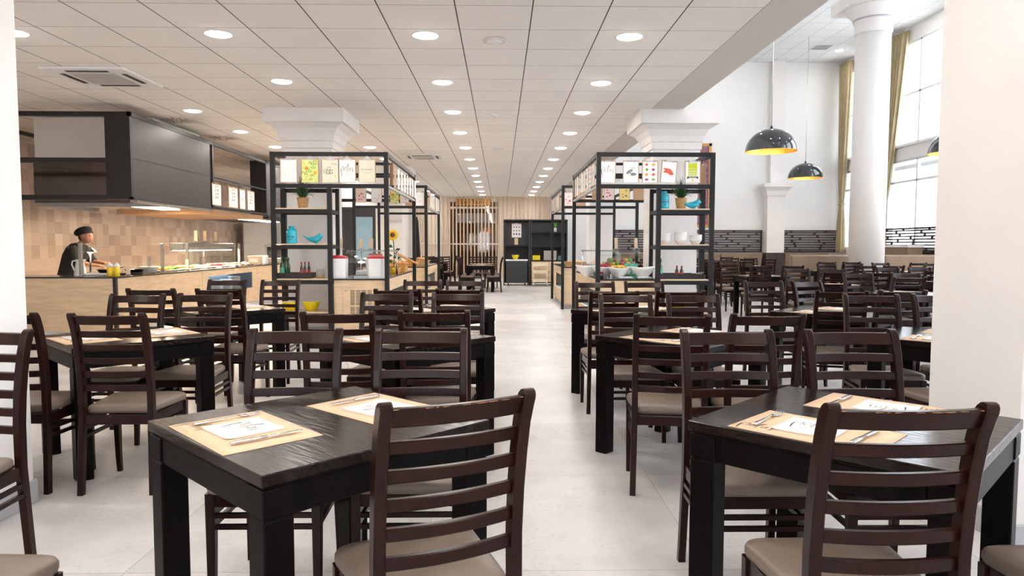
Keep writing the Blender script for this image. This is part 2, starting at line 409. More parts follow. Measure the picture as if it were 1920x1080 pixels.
wr0 = MB(); xs = [(-6.6, -4.4), (-3.2, -1.0), (0.0, 1.8)]; xp = CX0-0.2  # rear window openings, unseen, added to brighten the ceiling and column fronts
for a, b_ in xs:
    wr0.box(xp, a, YB-0.2, YB, 0, 7.72); wr0.box(a, b_, YB-0.2, YB, 0, 0.7); wr0.box(a, b_, YB-0.2, YB, 2.6, 7.72); xp = b_
wr0.box(xp, 12.1, YB-0.2, YB, 0, 7.72)
struct('wall_rear', wr0, 'white_wall')
for k_, (a, b_) in enumerate(xs):  # frames and panes of the added rear windows
    f = MB(); f.box(a, a+.05, YB-.12, YB-.04, .7, 2.6); f.box(b_-.05, b_, YB-.12, YB-.04, .7, 2.6); f.box(a, b_, YB-.12, YB-.04, .7, .75); f.box(a, b_, YB-.12, YB-.04, 2.55, 2.6); f.box((a+b_)/2-.03, (a+b_)/2+.03, YB-.12, YB-.04, .7, 2.6)
    o = struct('window_%d' % (21+k_), f, 'white_plastic'); bx(a+.05, b_-.05, YB-.09, YB-.08, .75, 2.55).build('window_pane', 'pane', o)
struct('floor_rear_terrace', bx(-9, 4, YB-6, YB-0.2, -0.1, 0), 'fridge_grey')
# far glazed opening: door frame, transom, added dark box behind that keeps sky light out
d1 = bx(-2.15, -2.07, YF+0.02, YF+0.14, 0, 3.2); d1.box(-0.13, -0.05, YF+0.02, YF+0.14, 0, 3.2)
d1.box(-2.07, -0.13, YF+0.02, YF+0.14, 3.12, 3.2); d1.box(-2.07, -0.13, YF+0.02, YF+0.14, 2.84, 2.92)
d1.box(-2.07, -0.13, YF+0.04, YF+0.12, 1.36, 1.42); d1.box(-1.84, -1.79, YF+0.03, YF+0.13, 0, 2.84)
do = struct('door_1', d1, 'white_wall')
bx(-2.07, -0.13, YF+0.07, YF+0.085, 0.0, 3.15).build('door_glass', 'pane', do)
wo_ = bx(-3.4, 1.0, YF+2.3, YF+2.4, 0, 3.4); wo_.box(-3.4, -3.3, YF+.2, YF+2.3, 0, 3.4); wo_.box(.9, 1.0, YF+.2, YF+2.3, 0, 3.4)  # dark backdrop, its sides added to shut out sky light
struct('wall_dark_backdrop', wo_, 'outside_dark')
struct('ceiling_sky_block_far', bx(-3.4, 1.0, YF+.2, YF+2.4, 3.4, 3.5), 'outside_dark')  # unseen roof added to keep sky light off the awning
o = tag(bx(-1.9, -0.2, YF+1.5, YF+2.299, 2.32, 2.72).build('awning', 'outside_pale'), 'pale blue awning glimpsed through the far slatted door', 'awning')
o = tag(MB().ball((-0.55, YF+1.6, 1.95), 0.19, sq=(1.3, 0.6, 0.8)).tube([(-0.55, YF+1.6, 2.0), (-0.55, YF+1.6, 2.325)], .01).build('lantern', 'pr_red'), 'red lantern glowing dimly behind the far slatted door', 'lantern')

# columns
def column(n, x0, x1, y0, y1, top, cap=True):
    c = bx(x0, x1, y0, y1, 0, top)
    o = struct('wall_column_%d' % n, c, 'column_white')
    b_ = MB()
    b_.box(x0-0.015, x1+0.015, y0-0.015, y1+0.015, 0, 0.12, 0.004)
    b_.build('skirting', 'pr_soft' if False else 'capsize', o)
    if cap:
        k = MB(); cx, cy = (x0+x1)/2, (y0+y1)/2; h = (x1-x0)/2
        prof = [(0.02, -0.62), (0.02, -0.56), (0.04, -0.55), (0.04, -0.46), (0.035, -0.45), (0.05, -0.44), (0.07, -0.36), (0.12, -0.27), (0.20, -0.21), (0.24, -0.20), (0.24, 0.0)]
        rings = []
        for d, z in prof:
            r = h+d; rings.append([(cx-r, cy-r, top+z), (cx+r, cy-r, top+z), (cx+r, cy+r, top+z), (cx-r, cy+r, top+z)])
        k.loft(rings)
        for q in range(14):
            for s_ in (-1, 1):
                xx = x0+0.02+q*(x1-x0-0.04)/13
                k.box(xx-0.012, xx+0.012, cy+s_*(h+0.045)-0.012, cy+s_*(h+0.045)+0.012, top-0.44, top-0.415)
        k.build('capital', 'column_white', o)
    return o
column(1, -3.08, -2.44, 2.98, 3.63, CEIL, False)
column(2, 2.27, 2.92, 2.98, 3.63, CEIL, False)
for i_, (xa, xb) in enumerate(((-3.19, -2.51), (2.28, 2.95))):
    column(3+i_, xa, xb, 10.5, 11.17, CEIL-0.001)
    column(5+i_, xa, xb, 18.0, 18.67, CEIL-0.001)
# upper part of the right hand piers, rising through the hall
struct('wall_column_7', bx(2.66, 2.92, 2.98, 3.63, CEIL, 7.62), 'column_white')

# round column of the hall
rc = MB(); cx, cy = 8.52, 16.2
rc.lathe([(0.385, 0), (0.375, 6.2)], (cx, cy, 0), 40)
o = struct('wall_column_8', rc, 'column_white')
k = MB().lathe([(0.385, 6.15), (0.40, 6.2), (0.40, 6.42), (0.43, 6.44), (0.43, 6.50), (0.46, 6.53), (0.54, 6.62), (0.60, 6.72), (0.62, 6.74)], (cx, cy, 0), 40)
k.box(cx-0.68, cx+0.68, cy-0.68, cy+0.68, 6.74, 7.0); k.box(cx-0.45, cx+0.45, cy-0.45, cy+0.45, 7.0, 7.62)
k.build('capital', 'column_white', o)
k = MB().lathe([(0.425, 6.45), (0.435, 6.45), (0.435, 6.49), (0.425, 6.49)], (cx, cy, 0), 40, cap=False); k.build('ring_moulding', 'capsize', o)

# pilaster on the back wall
p_ = bx(9.12, 9.72, 23.9, 24.3, 1.1, 3.12)
o = struct('wall_pilaster', p_, 'column_white')
rings = []
for d, z in ((0.0, 3.0), (0.03, 3.06), (0.06, 3.2), (0.16, 3.32), (0.2, 3.33), (0.2, 3.46)):
    rings.append([(9.12-d, 23.9-d, z), (9.72+d, 23.9-d, z), (9.72+d, 24.3, z), (9.12-d, 24.3, z)])
MB().loft(rings).build('capital', 'column_white', o)
bx(9.27, 9.72, 24.1, 24.3, 3.46, 7.62).build('upper_pier', 'column_white', o)
bx(9.1, 9.74, 23.88, 24.3, 0, 1.1).build('dark_base', 'lattice', o)

# right wall with tall windows
XR = 11.78
wins = [(-4.2, -1.2), (22.75, 24.05), (18.3, 21.35), (13.8, 16.9), (9.3, 12.4), (4.8, 7.9), (0.3, 3.4)]
wr = MB(); prev = YF
segs = []
edges = sorted(wins)
y = YB
for a, b_ in edges:
    wr.box(XR, XR+0.25, y, a, 0, 7.62); y = b_
    wr.box(XR, XR+0.25, a, b_, 0, 1.25); wr.box(XR, XR+0.25, a, b_, 3.85, 4.28); wr.box(XR, XR+0.25, a, b_, 7.18, 7.62)
wr.box(XR, XR+0.25, y, 24.3, 0, 7.62)
struct('wall_right', wr, 'white_wall')
for i_, (a, b_) in enumerate(wins):
    for j_, (z0, z1, mid) in enumerate(((4.28, 7.18, 5.72), (1.25, 3.85, 3.22))):
        f = MB(); t_ = 0.05; X0, X1 = XR+0.02, XR+0.10
        f.box(X0, X1, a, a+t_, z0, z1); f.box(X0, X1, b_-t_, b_, z0, z1); f.box(X0, X1, a, b_, z0, z0+t_); f.box(X0, X1, a, b_, z1-t_, z1)
        f.box(X0, X1, a, b_, mid-0.03, mid+0.03); f.box(X0, X1, (a+b_)/2-0.03, (a+b_)/2+0.03, z0, z1)
        f.box(XR-0.05, XR, a-0.05, b_+0.05, z0-0.05, z0)
        o = struct('window_%d' % (i_*2+j_+1), f, 'white_plastic')
        bx(XR+0.05, XR+0.06, a+t_, b_-t_, z0+t_, z1-t_).build('window_pane', 'pane', o)
# terrace doors of the street seen low through the windows
struct('wall_outside', bx(12.9, 13.0, 18.9, 19.9, 0, 3.1), 'grey_taupe')
struct('floor_outside', bx(12.1, 16, YB, 26, -0.1, 0), 'capsize')
struct('ceiling_sky_block_right', bx(12.04, 14.6, 17.2, 24.6, 3.62, 3.74), 'white_wall')  # roof added to block the sky so the lower windows look greyer
struct('wall_added_backdrop', bx(15.5, 15.6, 16.5, 26, 0, 3.0), 'fridge_grey')  # pale wall added to grey the view through the lower windows

# low partition benches (wall banquettes) and lattice screens
def lattice(name, lab, p0, p1, z0, z1, seed):
    rnd = random.Random(seed)
    p0 = Vector(p0); p1 = Vector(p1); L = (p1-p0).length; d = (p1-p0)/L; nrm = Vector((-d.y, d.x, 0))
    def q(a, za, zb, l): # a start, l length
        m_.prism([tuple(p0+d*a-nrm*0.015+Vector((0, 0, za))), tuple(p0+d*(a+l)-nrm*0.015+Vector((0, 0, za))), tuple(p0+d*(a+l)-nrm*0.015+Vector((0, 0, zb))), tuple(p0+d*a-nrm*0.015+Vector((0, 0, zb)))], nrm*0.03)
    root = thing(name, lab, 'screen', (0, 0, 0))
    m_ = MB()
    q(0, z0, z1, 0.05); q(L-0.05, z0, z1, 0.05); q(0, z0, z0+0.05, L); q(0, z1-0.05, z1, L)
    m_.build('frame', 'lattice', root)
    m_ = MB(); n = 9; st = (z1-z0)/n
    for i in range(1, n):
        z = z0+i*st; q(0, z-0.020, z+0.020, L)
    for i in range(n):
        a = rnd.uniform(0.1, 0.6)
        while a < L-0.1:
            q(a, z0+i*st, z0+(i+1)*st, 0.07); a += rnd.uniform(0.75, 1.25)
    m_.build('slat_panel', 'lattice', root)
    return root
lattice('lattice_screen', 'dark wooden lattice screen on the back wall left of the pilaster', (3.1, 24.22, 0), (9.07, 24.22, 0), 1.12, 1.88, 1)
lattice('lattice_screen', 'dark wooden lattice screen on the back wall right of the pilaster', (9.77, 24.22, 0), (11.7, 24.22, 0), 1.12, 1.88, 2)
lattice('lattice_screen', 'dark wooden lattice screen below the tall windows beside the round column', (11.6, 21.9, 0), (11.6, 18.2, 0), 1.12, 1.86, 3)
def booth(label, x0, x1, y0, y1, zt, seat=True, nseg=3, facing=-1):
    root = thing('booth_bench', label, 'bench', ((x0+x1)/2, (y0+y1)/2, 0))
    root_l = (x0+x1)/2; yl = (y0+y1)/2
    w_ = (x1-x0)/nseg
    for i in range(nseg):
        a = x0+i*w_-root_l
        if facing < 0:   # padded side faces the camera
            bx(a+0.004, a+w_-0.004, y1-0.16-yl, y1-yl, 0.44, zt, 0.03).build('back_cushion', 'booth', root)
            if seat: bx(a+0.004, a+w_-0.004, y0-yl, y1-0.16-yl, 0.34, 0.46, 0.03).build('seat_cushion', 'booth', root)
        else:
            bx(a+0.004, a+w_-0.004, y0-yl, y0+0.16-yl, 0.10, zt, 0.035).build('back_cushion', 'booth', root)
            bx(a+0.004, a+w_-0.004, y0+0.16-yl, y1-yl, 0.34, 0.46, 0.03).build('seat_cushion', 'booth', root)
    if facing < 0: bx(x0+0.01-root_l, x1-0.01-root_l, y0+0.04-yl, y1-0.02-yl, 0, 0.34).build('plinth', 'lattice', root)
    else: bx(x0+0.01-root_l, x1-0.01-root_l, y0+0.17-yl, y1-0.04-yl, 0, 0.34).build('plinth', 'lattice', root)
    return root
booth('long brown padded bench under the lattice left of the pilaster', 3.2, 9.05, 23.55, 24.18, 1.08, nseg=4)
booth('short brown padded bench in the corner right of the pilaster', 9.8, 11.35, 23.55, 24.18, 1.08, nseg=1)
booth('high brown booth bench left of the round column', 7.14, 9.1, 17.1, 17.75, 1.12, nseg=1, facing=1)
booth('high brown booth bench right of the round column', 9.45, 11.3, 17.1, 17.75, 1.12, nseg=1, facing=1)
o = struct('trim_3', bx(10.9, 11.35, 18.6, 20.2, 1.30, 1.37), 'white_wall')
tag(bx(10.92, 11.33, 18.62, 20.18, 0, 1.30, 0.02).build('padded_partition', 'booth'), 'brown padded partition under a white ledge by the right windows', 'partition')

# curtains
def curtain(label, ytop0, ytop1, ytie, zt, ztie, zb):
    root = thing('curtain', label, 'curtain', (XR-0.12, ytie, 0), group=None)
    def hw(z):
        if z > ztie:
            t = (z-ztie)/(zt-ztie); t2 = t**0.75
            return (ytop0+(1-t2)*(ytie-0.07-ytop0)-ytie if False else (ytie-0.07)+(ytop0-ytie+0.07)*t2-ytie, (ytie+0.07)+(ytop1-ytie-0.07)*t2-ytie)
        t = (ztie-z)/(ztie-zb); return (-0.07-0.12*t**0.5, 0.07+0.12*t**0.5)
    def fn(u, v):
        z = zb+(zt-zb)*v; a, b_ = hw(z)
        yy = a+(b_-a)*u; amp = 0.075*(0.5+0.5*min(1, abs(z-ztie)*1.5))
        return (-0.02+amp*math.sin(u*2*PI*9), yy, z)
    m_ = MB().grid(fn, 150, 60); o = m_.build('curtain_cloth', 'curtain', root, recalc=False)
    sd = o.modifiers.new('th', 'SOLIDIFY'); sd.thickness = 0.006
    MB().lathe([(0.10, -0.03), (0.115, 0), (0.10, 0.03)], (-0.02, 0, ztie), 16).build('tie_band', 'curtain', root)
    MB().tube([(-0.02, min(ytop0, ytop1)-ytie-0.05, zt+0.03), (-0.02, max(ytop0, ytop1)-ytie+0.05, zt+0.03)], 0.015).build('curtain_rail', 'white_plastic', root)
curtain('long gold curtain tied back at the tall window right of the round column', 20.25, 21.75, 21.28, 7.5, 2.42, 1.0)
curtain('long gold curtain tied back in the far corner of the hall', 23.45, 24.15, 23.85, 7.5, 2.75, 1.12)

# pendant domes
pend = None
def pendant(x, y, z, label):
    global pend
    if pend:
        return dup(pend, (x, y, z), 0, label)
    r = thing('pendant_lamp', label, 'lamp', (x, y, z), group='black dome pendants')
    rad = 0.51; outer = []; n = 14
    for i in range(n+1):
        t = i/n*PI/2; outer.append((max(rad*math.cos(t), 0.012), 0.46*math.sin(t)))
    MB().lathe(outer, (0, 0, 0), 48, cap=False).build('dome_shade', 'black_gloss', r)
    MB().lathe([(a-0.006 if a > 0.05 else a, b_-0.004) for a, b_ in outer], (0, 0, 0), 48, cap=False).build('gold_lining', 'gold', r)
    MB().lathe([(0.015, 0.46), (0.03, 0.46), (0.03, 0.50), (0.006, 0.53)], n=12).build('cap', 'black_gloss', r)
    MB().tube([(0, 0, 0.5), (0, 0, 7.62-z)], 0.006, 6).build('cable', 'steel', r)
    MB().lathe([(0.06, 7.56-z), (0.07, 7.60-z), (0.07, 7.619-z)], n=16).build('ceiling_rose', 'frame_metal', r)
    MB().ball((0, 0, 0.2), 0.07).build('bulb', 'warm_bulb', r)
    pend = r; return r
pendant(5.54, 14.4, 3.27, 'nearer black dome pendant with gold lining, hanging left')
pendant(9.30, 21.4, 3.40, 'smaller looking black dome pendant farther back, lower in view')
pendant(9.66, 14.9, 3.32, 'black dome pendant half hidden behind the near right pier')
del pend['group']

# downlights
dl = thing('downlight', 'x', 'lamp', (0, 0, 0))
MB().lathe([(0.116, -0.004), (0.122, -0.009), (0.132, -0.006), (0.132, 0.0), (0.116, 0.0)], n=28, cap=False).build('trim_ring', 'lamp_white', dl)
MB().lathe([(0.03, -0.024), (0.07, -0.020), (0.10, -0.011), (0.1165, -0.001)], n=28).build('diffuser', 'lamp', dl)
first = True
cols = [(-4.55, 'over the kitchen counter'), (-2.65, 'along the left rack'), (-0.71, 'left of the central aisle'), (1.22, 'right of the central aisle')]
ords = ['nearest', 'second', 'third', 'fourth', 'fifth', 'sixth', 'seventh', 'eighth', 'ninth', 'tenth', 'eleventh', 'twelfth', 'thirteenth', 'fourteenth']
for x, lab in cols:
    k = 0
    for i in range(19):
        y = 6.9-1.93*6+i*1.905
        if y < -5.5 or y > 28.6: continue
        if x == -2.65 and (10.3 < y < 11.4 or 17.6 < y < 18.9): continue
        if x == -4.55 and y > 22: continue
        lb = 'round ceiling downlight, %s in the row %s' % (ords[k], lab) if y > 6.5 else 'round ceiling downlight above the near tables, %s' % lab
        if y > 6.5: k += 1
        g = None if y > 6.5 else 'near downlights %s' % lab
        if first: dl.location = (x, y, CEIL-0.0005); dl['label'] = lb; dl['group'] = g; first = False
        else:
            o = dup(dl, (x, y, CEIL-0.0005), 0, lb)
            if g: o['group'] = g
            elif 'group' in o: del o['group']
for i, (x, y) in enumerate(((10.9, 22.8), (10.9, 18.9), (7.2, 22.8), (7.2, 18.6), (10.9, 15.0), (7.2, 12), (10.9, 11), (4.5, 12), (7.2, 8), (4.5, 8), (7.2, 4), (4.5, 4), (10.9, 6), (4.5, 17), (4.5, 22.5))):
    dup(dl, (x, y, 7.6195), 0, 'round downlight in the high hall ceiling, %s' % (['far right corner by the curtain', 'right of the round column'] + ['over the hall tables']*13)[i], 'high hall downlights over the tables')
    if i < 2: pass

# ceiling equipment
def cassette(x, y, s, label):
    r = thing('air_conditioner', label, 'air conditioner', (x, y, CEIL))
    bx(-s, s, -s, s, -0.03, -0.001, 0.01).build('casing', 'lamp_white', r)
    bx(-s*0.55, s*0.55, -s*0.55, s*0.55, -0.038, -0.03, 0.003).build('intake_grille', 'fridge_grey', r)
    for a in range(4):
        m_ = MB().tr(Matrix.Rotation(a*PI/2, 4, 'Z')); m_.box(-s*0.5, s*0.5, s*0.68, s*0.80, -0.034, -0.029); m_.build('air_slot', 'cabinet_grey', r)
cassette(-4.66, 8.45, 0.47, 'white ceiling air conditioner at left, the nearest one')
cassette(-1.72, 15.75, 0.42, 'white ceiling air conditioner over the left rack')
def swirl(x, y, label):
    r = thing('ceiling_vent', label, 'vent', (x, y, CEIL))
    bx(-0.3, 0.3, -0.3, 0.3, -0.012, -0.001, 0.003).build('plate', 'soffit', r)
    m_ = MB()
    for a in range(24):
        m_.M = Matrix.Rotation(a*PI/12, 4, 'Z'); rr = 0.11 if a % 2 else 0.2
        m_.box(rr-0.05, rr+0.05, -0.009+0.02, 0.009+0.02, -0.0135, -0.012)
    m_.build('swirl_slots', 'cabinet_grey', r)
swirl(-5.12, 11.3, 'square swirl vent in the ceiling, the nearer of two over the kitchen hood')
swirl(-5.12, 13.15, 'square swirl vent in the ceiling, the farther of two over the kitchen hood')
for x, y, lab in ((-0.06, 6.9, 'nearest round ceiling speaker between the two lamp rows'), (-0.06, 14.6, 'farther round ceiling speaker between the two lamp rows')):
    r = thing('ceiling_speaker', lab, 'speaker', (x, y, CEIL))
    MB().lathe([(0.115, -0.004), (0.11, -0.012), (0.08, -0.014)], n=24).build('rim', 'soffit', r)
    MB().lathe([(0.078, -0.014), (0.07, -0.022), (0.03, -0.024)], n=24).build('grille', 'lamp_white', r)
r = thing('smoke_detector', 'small square smoke detector in the middle of the ceiling', 'smoke detector', (-0.055, 10.77, CEIL))
bx(-0.075, 0.075, -0.075, 0.075, -0.018, -0.001, 0.004).build('base', 'lamp_white', r); MB().lathe([(0.045, -0.018), (0.035, -0.05)], n=16).build('sensor', 'lamp_white', r)
for x, y, lab in ((10.15, 22.4, 'grey vent in the high ceiling near the far curtain'), (9.9, 18.3, 'grey vent in the high ceiling right of the round column')):
    r = thing('ceiling_vent', lab, 'vent', (x, y, 7.62))
    bx(-0.3, 0.3, -0.3, 0.3, -0.015, -0.001).build('frame', 'lamp_white', r)
    m_ = MB()
    for q in range(6): m_.box(-0.26, 0.26, -0.25+q*0.09, -0.19+q*0.09, -0.022, -0.015)
    m_.build('louvres', 'brushed', r)

# ================================================================ TABLES AND CHAIRS
def make_chair():
    t = thing('dining_chair', 'x', 'chair')
    PR = [(0.0, 0.0, .036), (0.12, .008, .037), (0.25, .017, .039), (0.42, .028, .042), (0.60, .028, .045), (0.72, .018, .047), (0.82, 0.002, .048), (0.90, -0.016, .048), (0.945, -.032, .050), (0.965, -.041, .050), (0.978, -.047, .042), (0.986, -.050, .030), (0.989, -.051, .012)]
    def py(z):
        for (z0, y0, _), (z1, y1, _2) in zip(PR, PR[1:]):
            if z <= z1: return y0+(y1-y0)*(z-z0)/(z1-z0)
        return PR[-1][1]
    for s in (-1, 1):
        rings = []
        for z, y, d in PR:
            x0 = s*(0.182+.008*max(0, 1-z/.43))
            hw = 0.0155 if z < .98 else 0.0145
            rings.append([(x0-hw, y-d/2, z), (x0+hw, y-d/2, z), (x0+hw, y+d/2, z), (x0-hw, y+d/2, z)])
        # ease the vertical edges with an eight sided section
        rr = []
        for q in rings:
            e = 0.004; o_ = []
            (xa, ya, z), (xb, _, _), (_, yb, _) = q[0], q[1], q[2]
            o_ = [(xa+e, ya, z), (xb-e, ya, z), (xb, ya+e, z), (xb, yb-e, z), (xb-e, yb, z), (xa+e, yb, z), (xa, yb-e, z), (xa, ya+e, z)]
            rr.append(o_)
        MB().loft(rr).build('leg', 'chair_wood', t)
        rings = []
        for z, y, h in ((0, 0.408, .013), (0.10, 0.400, .0145), (0.25, 0.396, .0165), (0.43, 0.395, .018)):
            x0 = s*0.195; e = .003
            xa, xb, ya, yb = x0-h, x0+h, y-h, y+h
            rings.append([(xa+e, ya, z), (xb-e, ya, z), (xb, ya+e, z), (xb, yb-e, z), (xb-e, yb, z), (xa+e, yb, z), (xa, yb-e, z), (xa, ya+e, z)])
        MB().loft(rings).build('leg', 'chair_wood', t)
    def curved(z0, z1, sag, th, x=0.168, n=10):
        rings = []
        for i in range(n+1):
            u = -1+2*i/n; xx = u*x; zc = (z0+z1)/2
            yc = py(zc)-sag*(1-u*u)
            l0 = py(z0)-py(zc); l1 = py(z1)-py(zc); e = .003
            rings.append([(xx, yc+l0-th/2+e, z0), (xx, yc+l0+th/2-e, z0), (xx, yc+l0+th/2, z0+e), (xx, yc+l1+th/2, z1-e), (xx, yc+l1+th/2-e, z1), (xx, yc+l1-th/2+e, z1), (xx, yc+l1-th/2, z1-e), (xx, yc+l0-th/2, z0+e)])
        return MB().loft(rings)
    tr_ = curved(0.924, 0.973, 0.020, 0.023).build('top_rail', 'chair_wood', t)
    wr_ = MB(); rnd = random.Random(3)
    for q in range(16):
        u = rnd.uniform(-0.95, 0.95); xx = u*0.168; yc = py(0.949)-0.02*(1-u*u)-0.0115-0.0095
        L = rnd.uniform(.003, .012)
        wr_.box(xx-L, xx+L, yc-0.0010, yc+0.0014, 0.9700, 0.9716)
    wr_.build('worn_edge', 'worn_wood', tr_)
    for i in range(5):
        zt = 0.888-i*0.0735
        curved(zt-0.034, zt, 0.020, 0.019).build('back_slat', 'chair_wood', t)
    # frame under the seat
    f = MB()
    f.box(-0.172, 0.172, 0.016, 0.034, 0.378, 0.43, .002); f.box(-0.178, 0.178, 0.387, 0.405, 0.378, 0.43, .002)
    for s in (-1, 1): f.bar((s*0.183, 0.045, 0.404), (s*0.195, 0.380, 0.404), 0.018, 0.052)
    f.build('seat_frame', 'chair_wood', t)
    # cushion: rounded trapezoid
    def outline(g, z):
        pts = []
        cor = [(-0.180-g, 0.048-g, 0.03), (0.180+g, 0.048-g, 0.03), (0.212+g, 0.432+g, 0.05), (-0.212-g, 0.432+g, 0.05)]
        sg = [(1, 1), (-1, 1), (-1, -1), (1, -1)]; a0 = [PI, 1.5*PI, 0, 0.5*PI]
        for (x, y, r), (sx, sy), a in zip(cor, sg, a0):
            for k in range(6):
                an = a+k*PI/10; pts.append((x+sx*r+r*math.cos(an), y+sy*r+r*math.sin(an), z))
        return pts
    ms = MB().loft([outline(-0.016, 0.430), outline(-0.003, 0.434), outline(0.0, 0.444), outline(0.0, 0.460), outline(-0.004, 0.469), outline(-0.014, 0.475), outline(-0.05, 0.481), outline(-0.11, 0.484)], sm=True)
    ms.build('seat', 'leather', t)
    for z in (0.345, 0.302):
        MB().bar((-0.18, 0.396, z), (0.18, 0.396, z), 0.016, 0.018).build('stretcher', 'chair_wood', t)
        for s in (-1, 1):
            MB().bar((s*0.188, 0.035, z+.004), (s*0.195, 0.385, z), 0.016, 0.018).build('stretcher', 'chair_wood', t)
    return t
chair0 = make_chair(); used = [False]
def chair(x, y, deg, label, group=None):
    """x, y: middle of the top rail; deg 0 faces away from the camera, 180 faces it"""
    a = R(deg); fx, fy = -math.sin(a), math.cos(a)
    loc = (x+fx*0.03, y+fy*0.03, 0)
    if not used[0]:
        used[0] = True; chair0.location = loc; chair0.rotation_euler = (0, 0, a); chair0['label'] = label
        if group: chair0['group'] = group
        return chair0
    return dup(chair0, loc, a, label, group)

TT = 0.765
def make_table():
    t = thing('dining_table', 'x', 'table'); h = 0.40
    bx(-h, h, -h, h, TT-0.034, TT, 0.003).build('tabletop', 'tabletop', t)
    bx(-h+0.012, h-0.012, -h+0.012, h-0.012, TT-0.044, TT-0.034).build('shadow_gap', 'table_wood', t)
    for a in range(4):
        m_ = MB().tr(Matrix.Rotation(a*PI/2, 4, 'Z')); m_.box(-h+0.095, h-0.095, -h+0.010, -h+0.032, 0.64, TT-0.044, .002); m_.build('apron', 'table_wood', t)
        m_ = MB().tr(Matrix.Rotation(a*PI/2, 4, 'Z')); m_.box(-h+0.004, -h+0.095, -h+0.004, -h+0.095, 0.645, TT-0.044, .003)
        m_.box(-h+0.010, -h+0.090, -h+0.010, -h+0.090, 0.638, 0.645)
        m_.box(-h+0.006, -h+0.092, -h+0.006, -h+0.092, 0.0, 0.638, .004); m_.build('leg', 'table_wood', t)
    return t
table0 = make_table(); tused = [False]
def table(x, y, deg, label):
    if not tused[0]:
        tused[0] = True; table0.location = (x, y, 0); table0.rotation_euler = (0, 0, R(deg)); table0['label'] = label; return table0
    return dup(table0, (x, y, 0), R(deg), label)

# ---- handwriting for the printed logo
def smooth(pts, n=6):
    out = []
    P = [pts[0]]+list(pts)+[pts[-1]]
    for i in range(1, len(P)-2):
        p0, p1, p2, p3 = [Vector((*q, 0)) for q in P[i-1:i+3]]
        for k in range(n):
            t = k/n
            out.append(0.5*((2*p1)+(-p0+p2)*t+(2*p0-5*p1+4*p2-p3)*t*t+(-p0+3*p1-3*p2+p3)*t**3))
    out.append(Vector((*pts[-1], 0))); return out
STROKES = [
    ([(0.0, .20), (0.01, .02), (0.05, -.18), (.09, -.34)], .030),
    ([(.02, .02), (.06, .22), (.13, .32), (.19, .24), (.18, .08), (.12, .0), (.08, .04)], .020),
    ([(.25, .13), (.34, .18), (.36, .27), (.30, .29), (.25, .18), (.27, .04), (.34, .02), (.41, .12)], .017),
    ([(.41, .12), (.50, .36), (.54, .48), (.49, .46), (.45, .26), (.45, .02), (.49, -.12)], .022),
    ([(.68, .20), (.61, .25), (.56, .14), (.58, .04), (.65, .10), (.69, .22), (.69, .06), (.75, .04)], .018),
    ([(.80, .24), (.82, .12), (.83, .0), (.80, -.10)], .026)]
def ribbon(mb, pts, wd, sc, org, ex, ey, lift):
    ps = smooth(pts)
    L, Rr = [], []
    for i, p in enumerate(ps):
        t = (ps[min(i+1, len(ps)-1)]-ps[max(i-1, 0)])
        t = t.normalized() if t.length > 0 else Vector((1, 0, 0))
        nn = Vector((-t.y, t.x, 0)); k = wd*(0.55+0.6*abs(t.y))/2*(0.35+0.65*math.sin(PI*min(1, max(0, (i+1)/(len(ps)+1)))))
        for lst, s in ((L, 1), (Rr, -1)):
            q = p+nn*k*s; lst.append(tuple(org+ex*(q.x*sc)+ey*(q.y*sc)+lift))
    for i in range(len(L)-1): mb.poly([L[i], L[i+1], Rr[i+1], Rr[i]])
def logo(mb, org, ex, ey, sc, lift):
    org = Vector(org); ex = Vector(ex); ey = Vector(ey); lift = Vector(lift)
    for pts, wd in STROKES: ribbon(mb, pts, wd, sc, org, ex, ey, lift)
    for i in range(6):      # the small capitals under and beside the word, too small to read
        x = .30+i*.10
        ribbon(mb, [(x, -.25), (x+.012, -.21), (x+.03, -.25)], .010, sc, org, ex, ey, lift)
    for i in range(4):
        x = .66+i*.07; ribbon(mb, [(x, .36), (x+.03, .36)], .010, sc, org, ex, ey, lift)

# ---- place settings
def slab(mb, w_, h_, t_, z0, curl=0.0, seed=0):
    """thin sheet with softly lifted corners"""
    rnd = random.Random(seed); c = [rnd.uniform(0.2, 1)*curl for _ in range(4)]
    def zz(u, v):
        cu = max(0, abs(u-.5)*2-.5)*2; cv = max(0, abs(v-.5)*2-.5)*2
        k = c[(1 if u > .5 else 0)+(2 if v > .5 else 0)]
        return k*cu*cu*cv*cv
    n = 8
    mb.grid(lambda u, v: ((u-.5)*w_, (v-.5)*h_, z0+t_+zz(u, v)), n, n, True)
    mb.grid(lambda u, v: ((u-.5)*w_, (v-.5)*h_, z0+zz(u, v)*0.98), n, n, True)
    for u0, u1 in (((0, 0), (1, 0)), ((1, 0), (1, 1)), ((1, 1), (0, 1)), ((0, 1), (0, 0))):
        for i in range(n):
            a = [u0[k]+(u1[k]-u0[k])*i/n for k in (0, 1)]; b_ = [u0[k]+(u1[k]-u0[k])*(i+1)/n for k in (0, 1)]
            mb.poly([((a[0]-.5)*w_, (a[1]-.5)*h_, z0+zz(*a)*.98), ((b_[0]-.5)*w_, (b_[1]-.5)*h_, z0+zz(*b_)*.98), ((b_[0]-.5)*w_, (b_[1]-.5)*h_, z0+t_+zz(*b_)), ((a[0]-.5)*w_, (a[1]-.5)*h_, z0+t_+zz(*a))])
    return mb
proto = {}
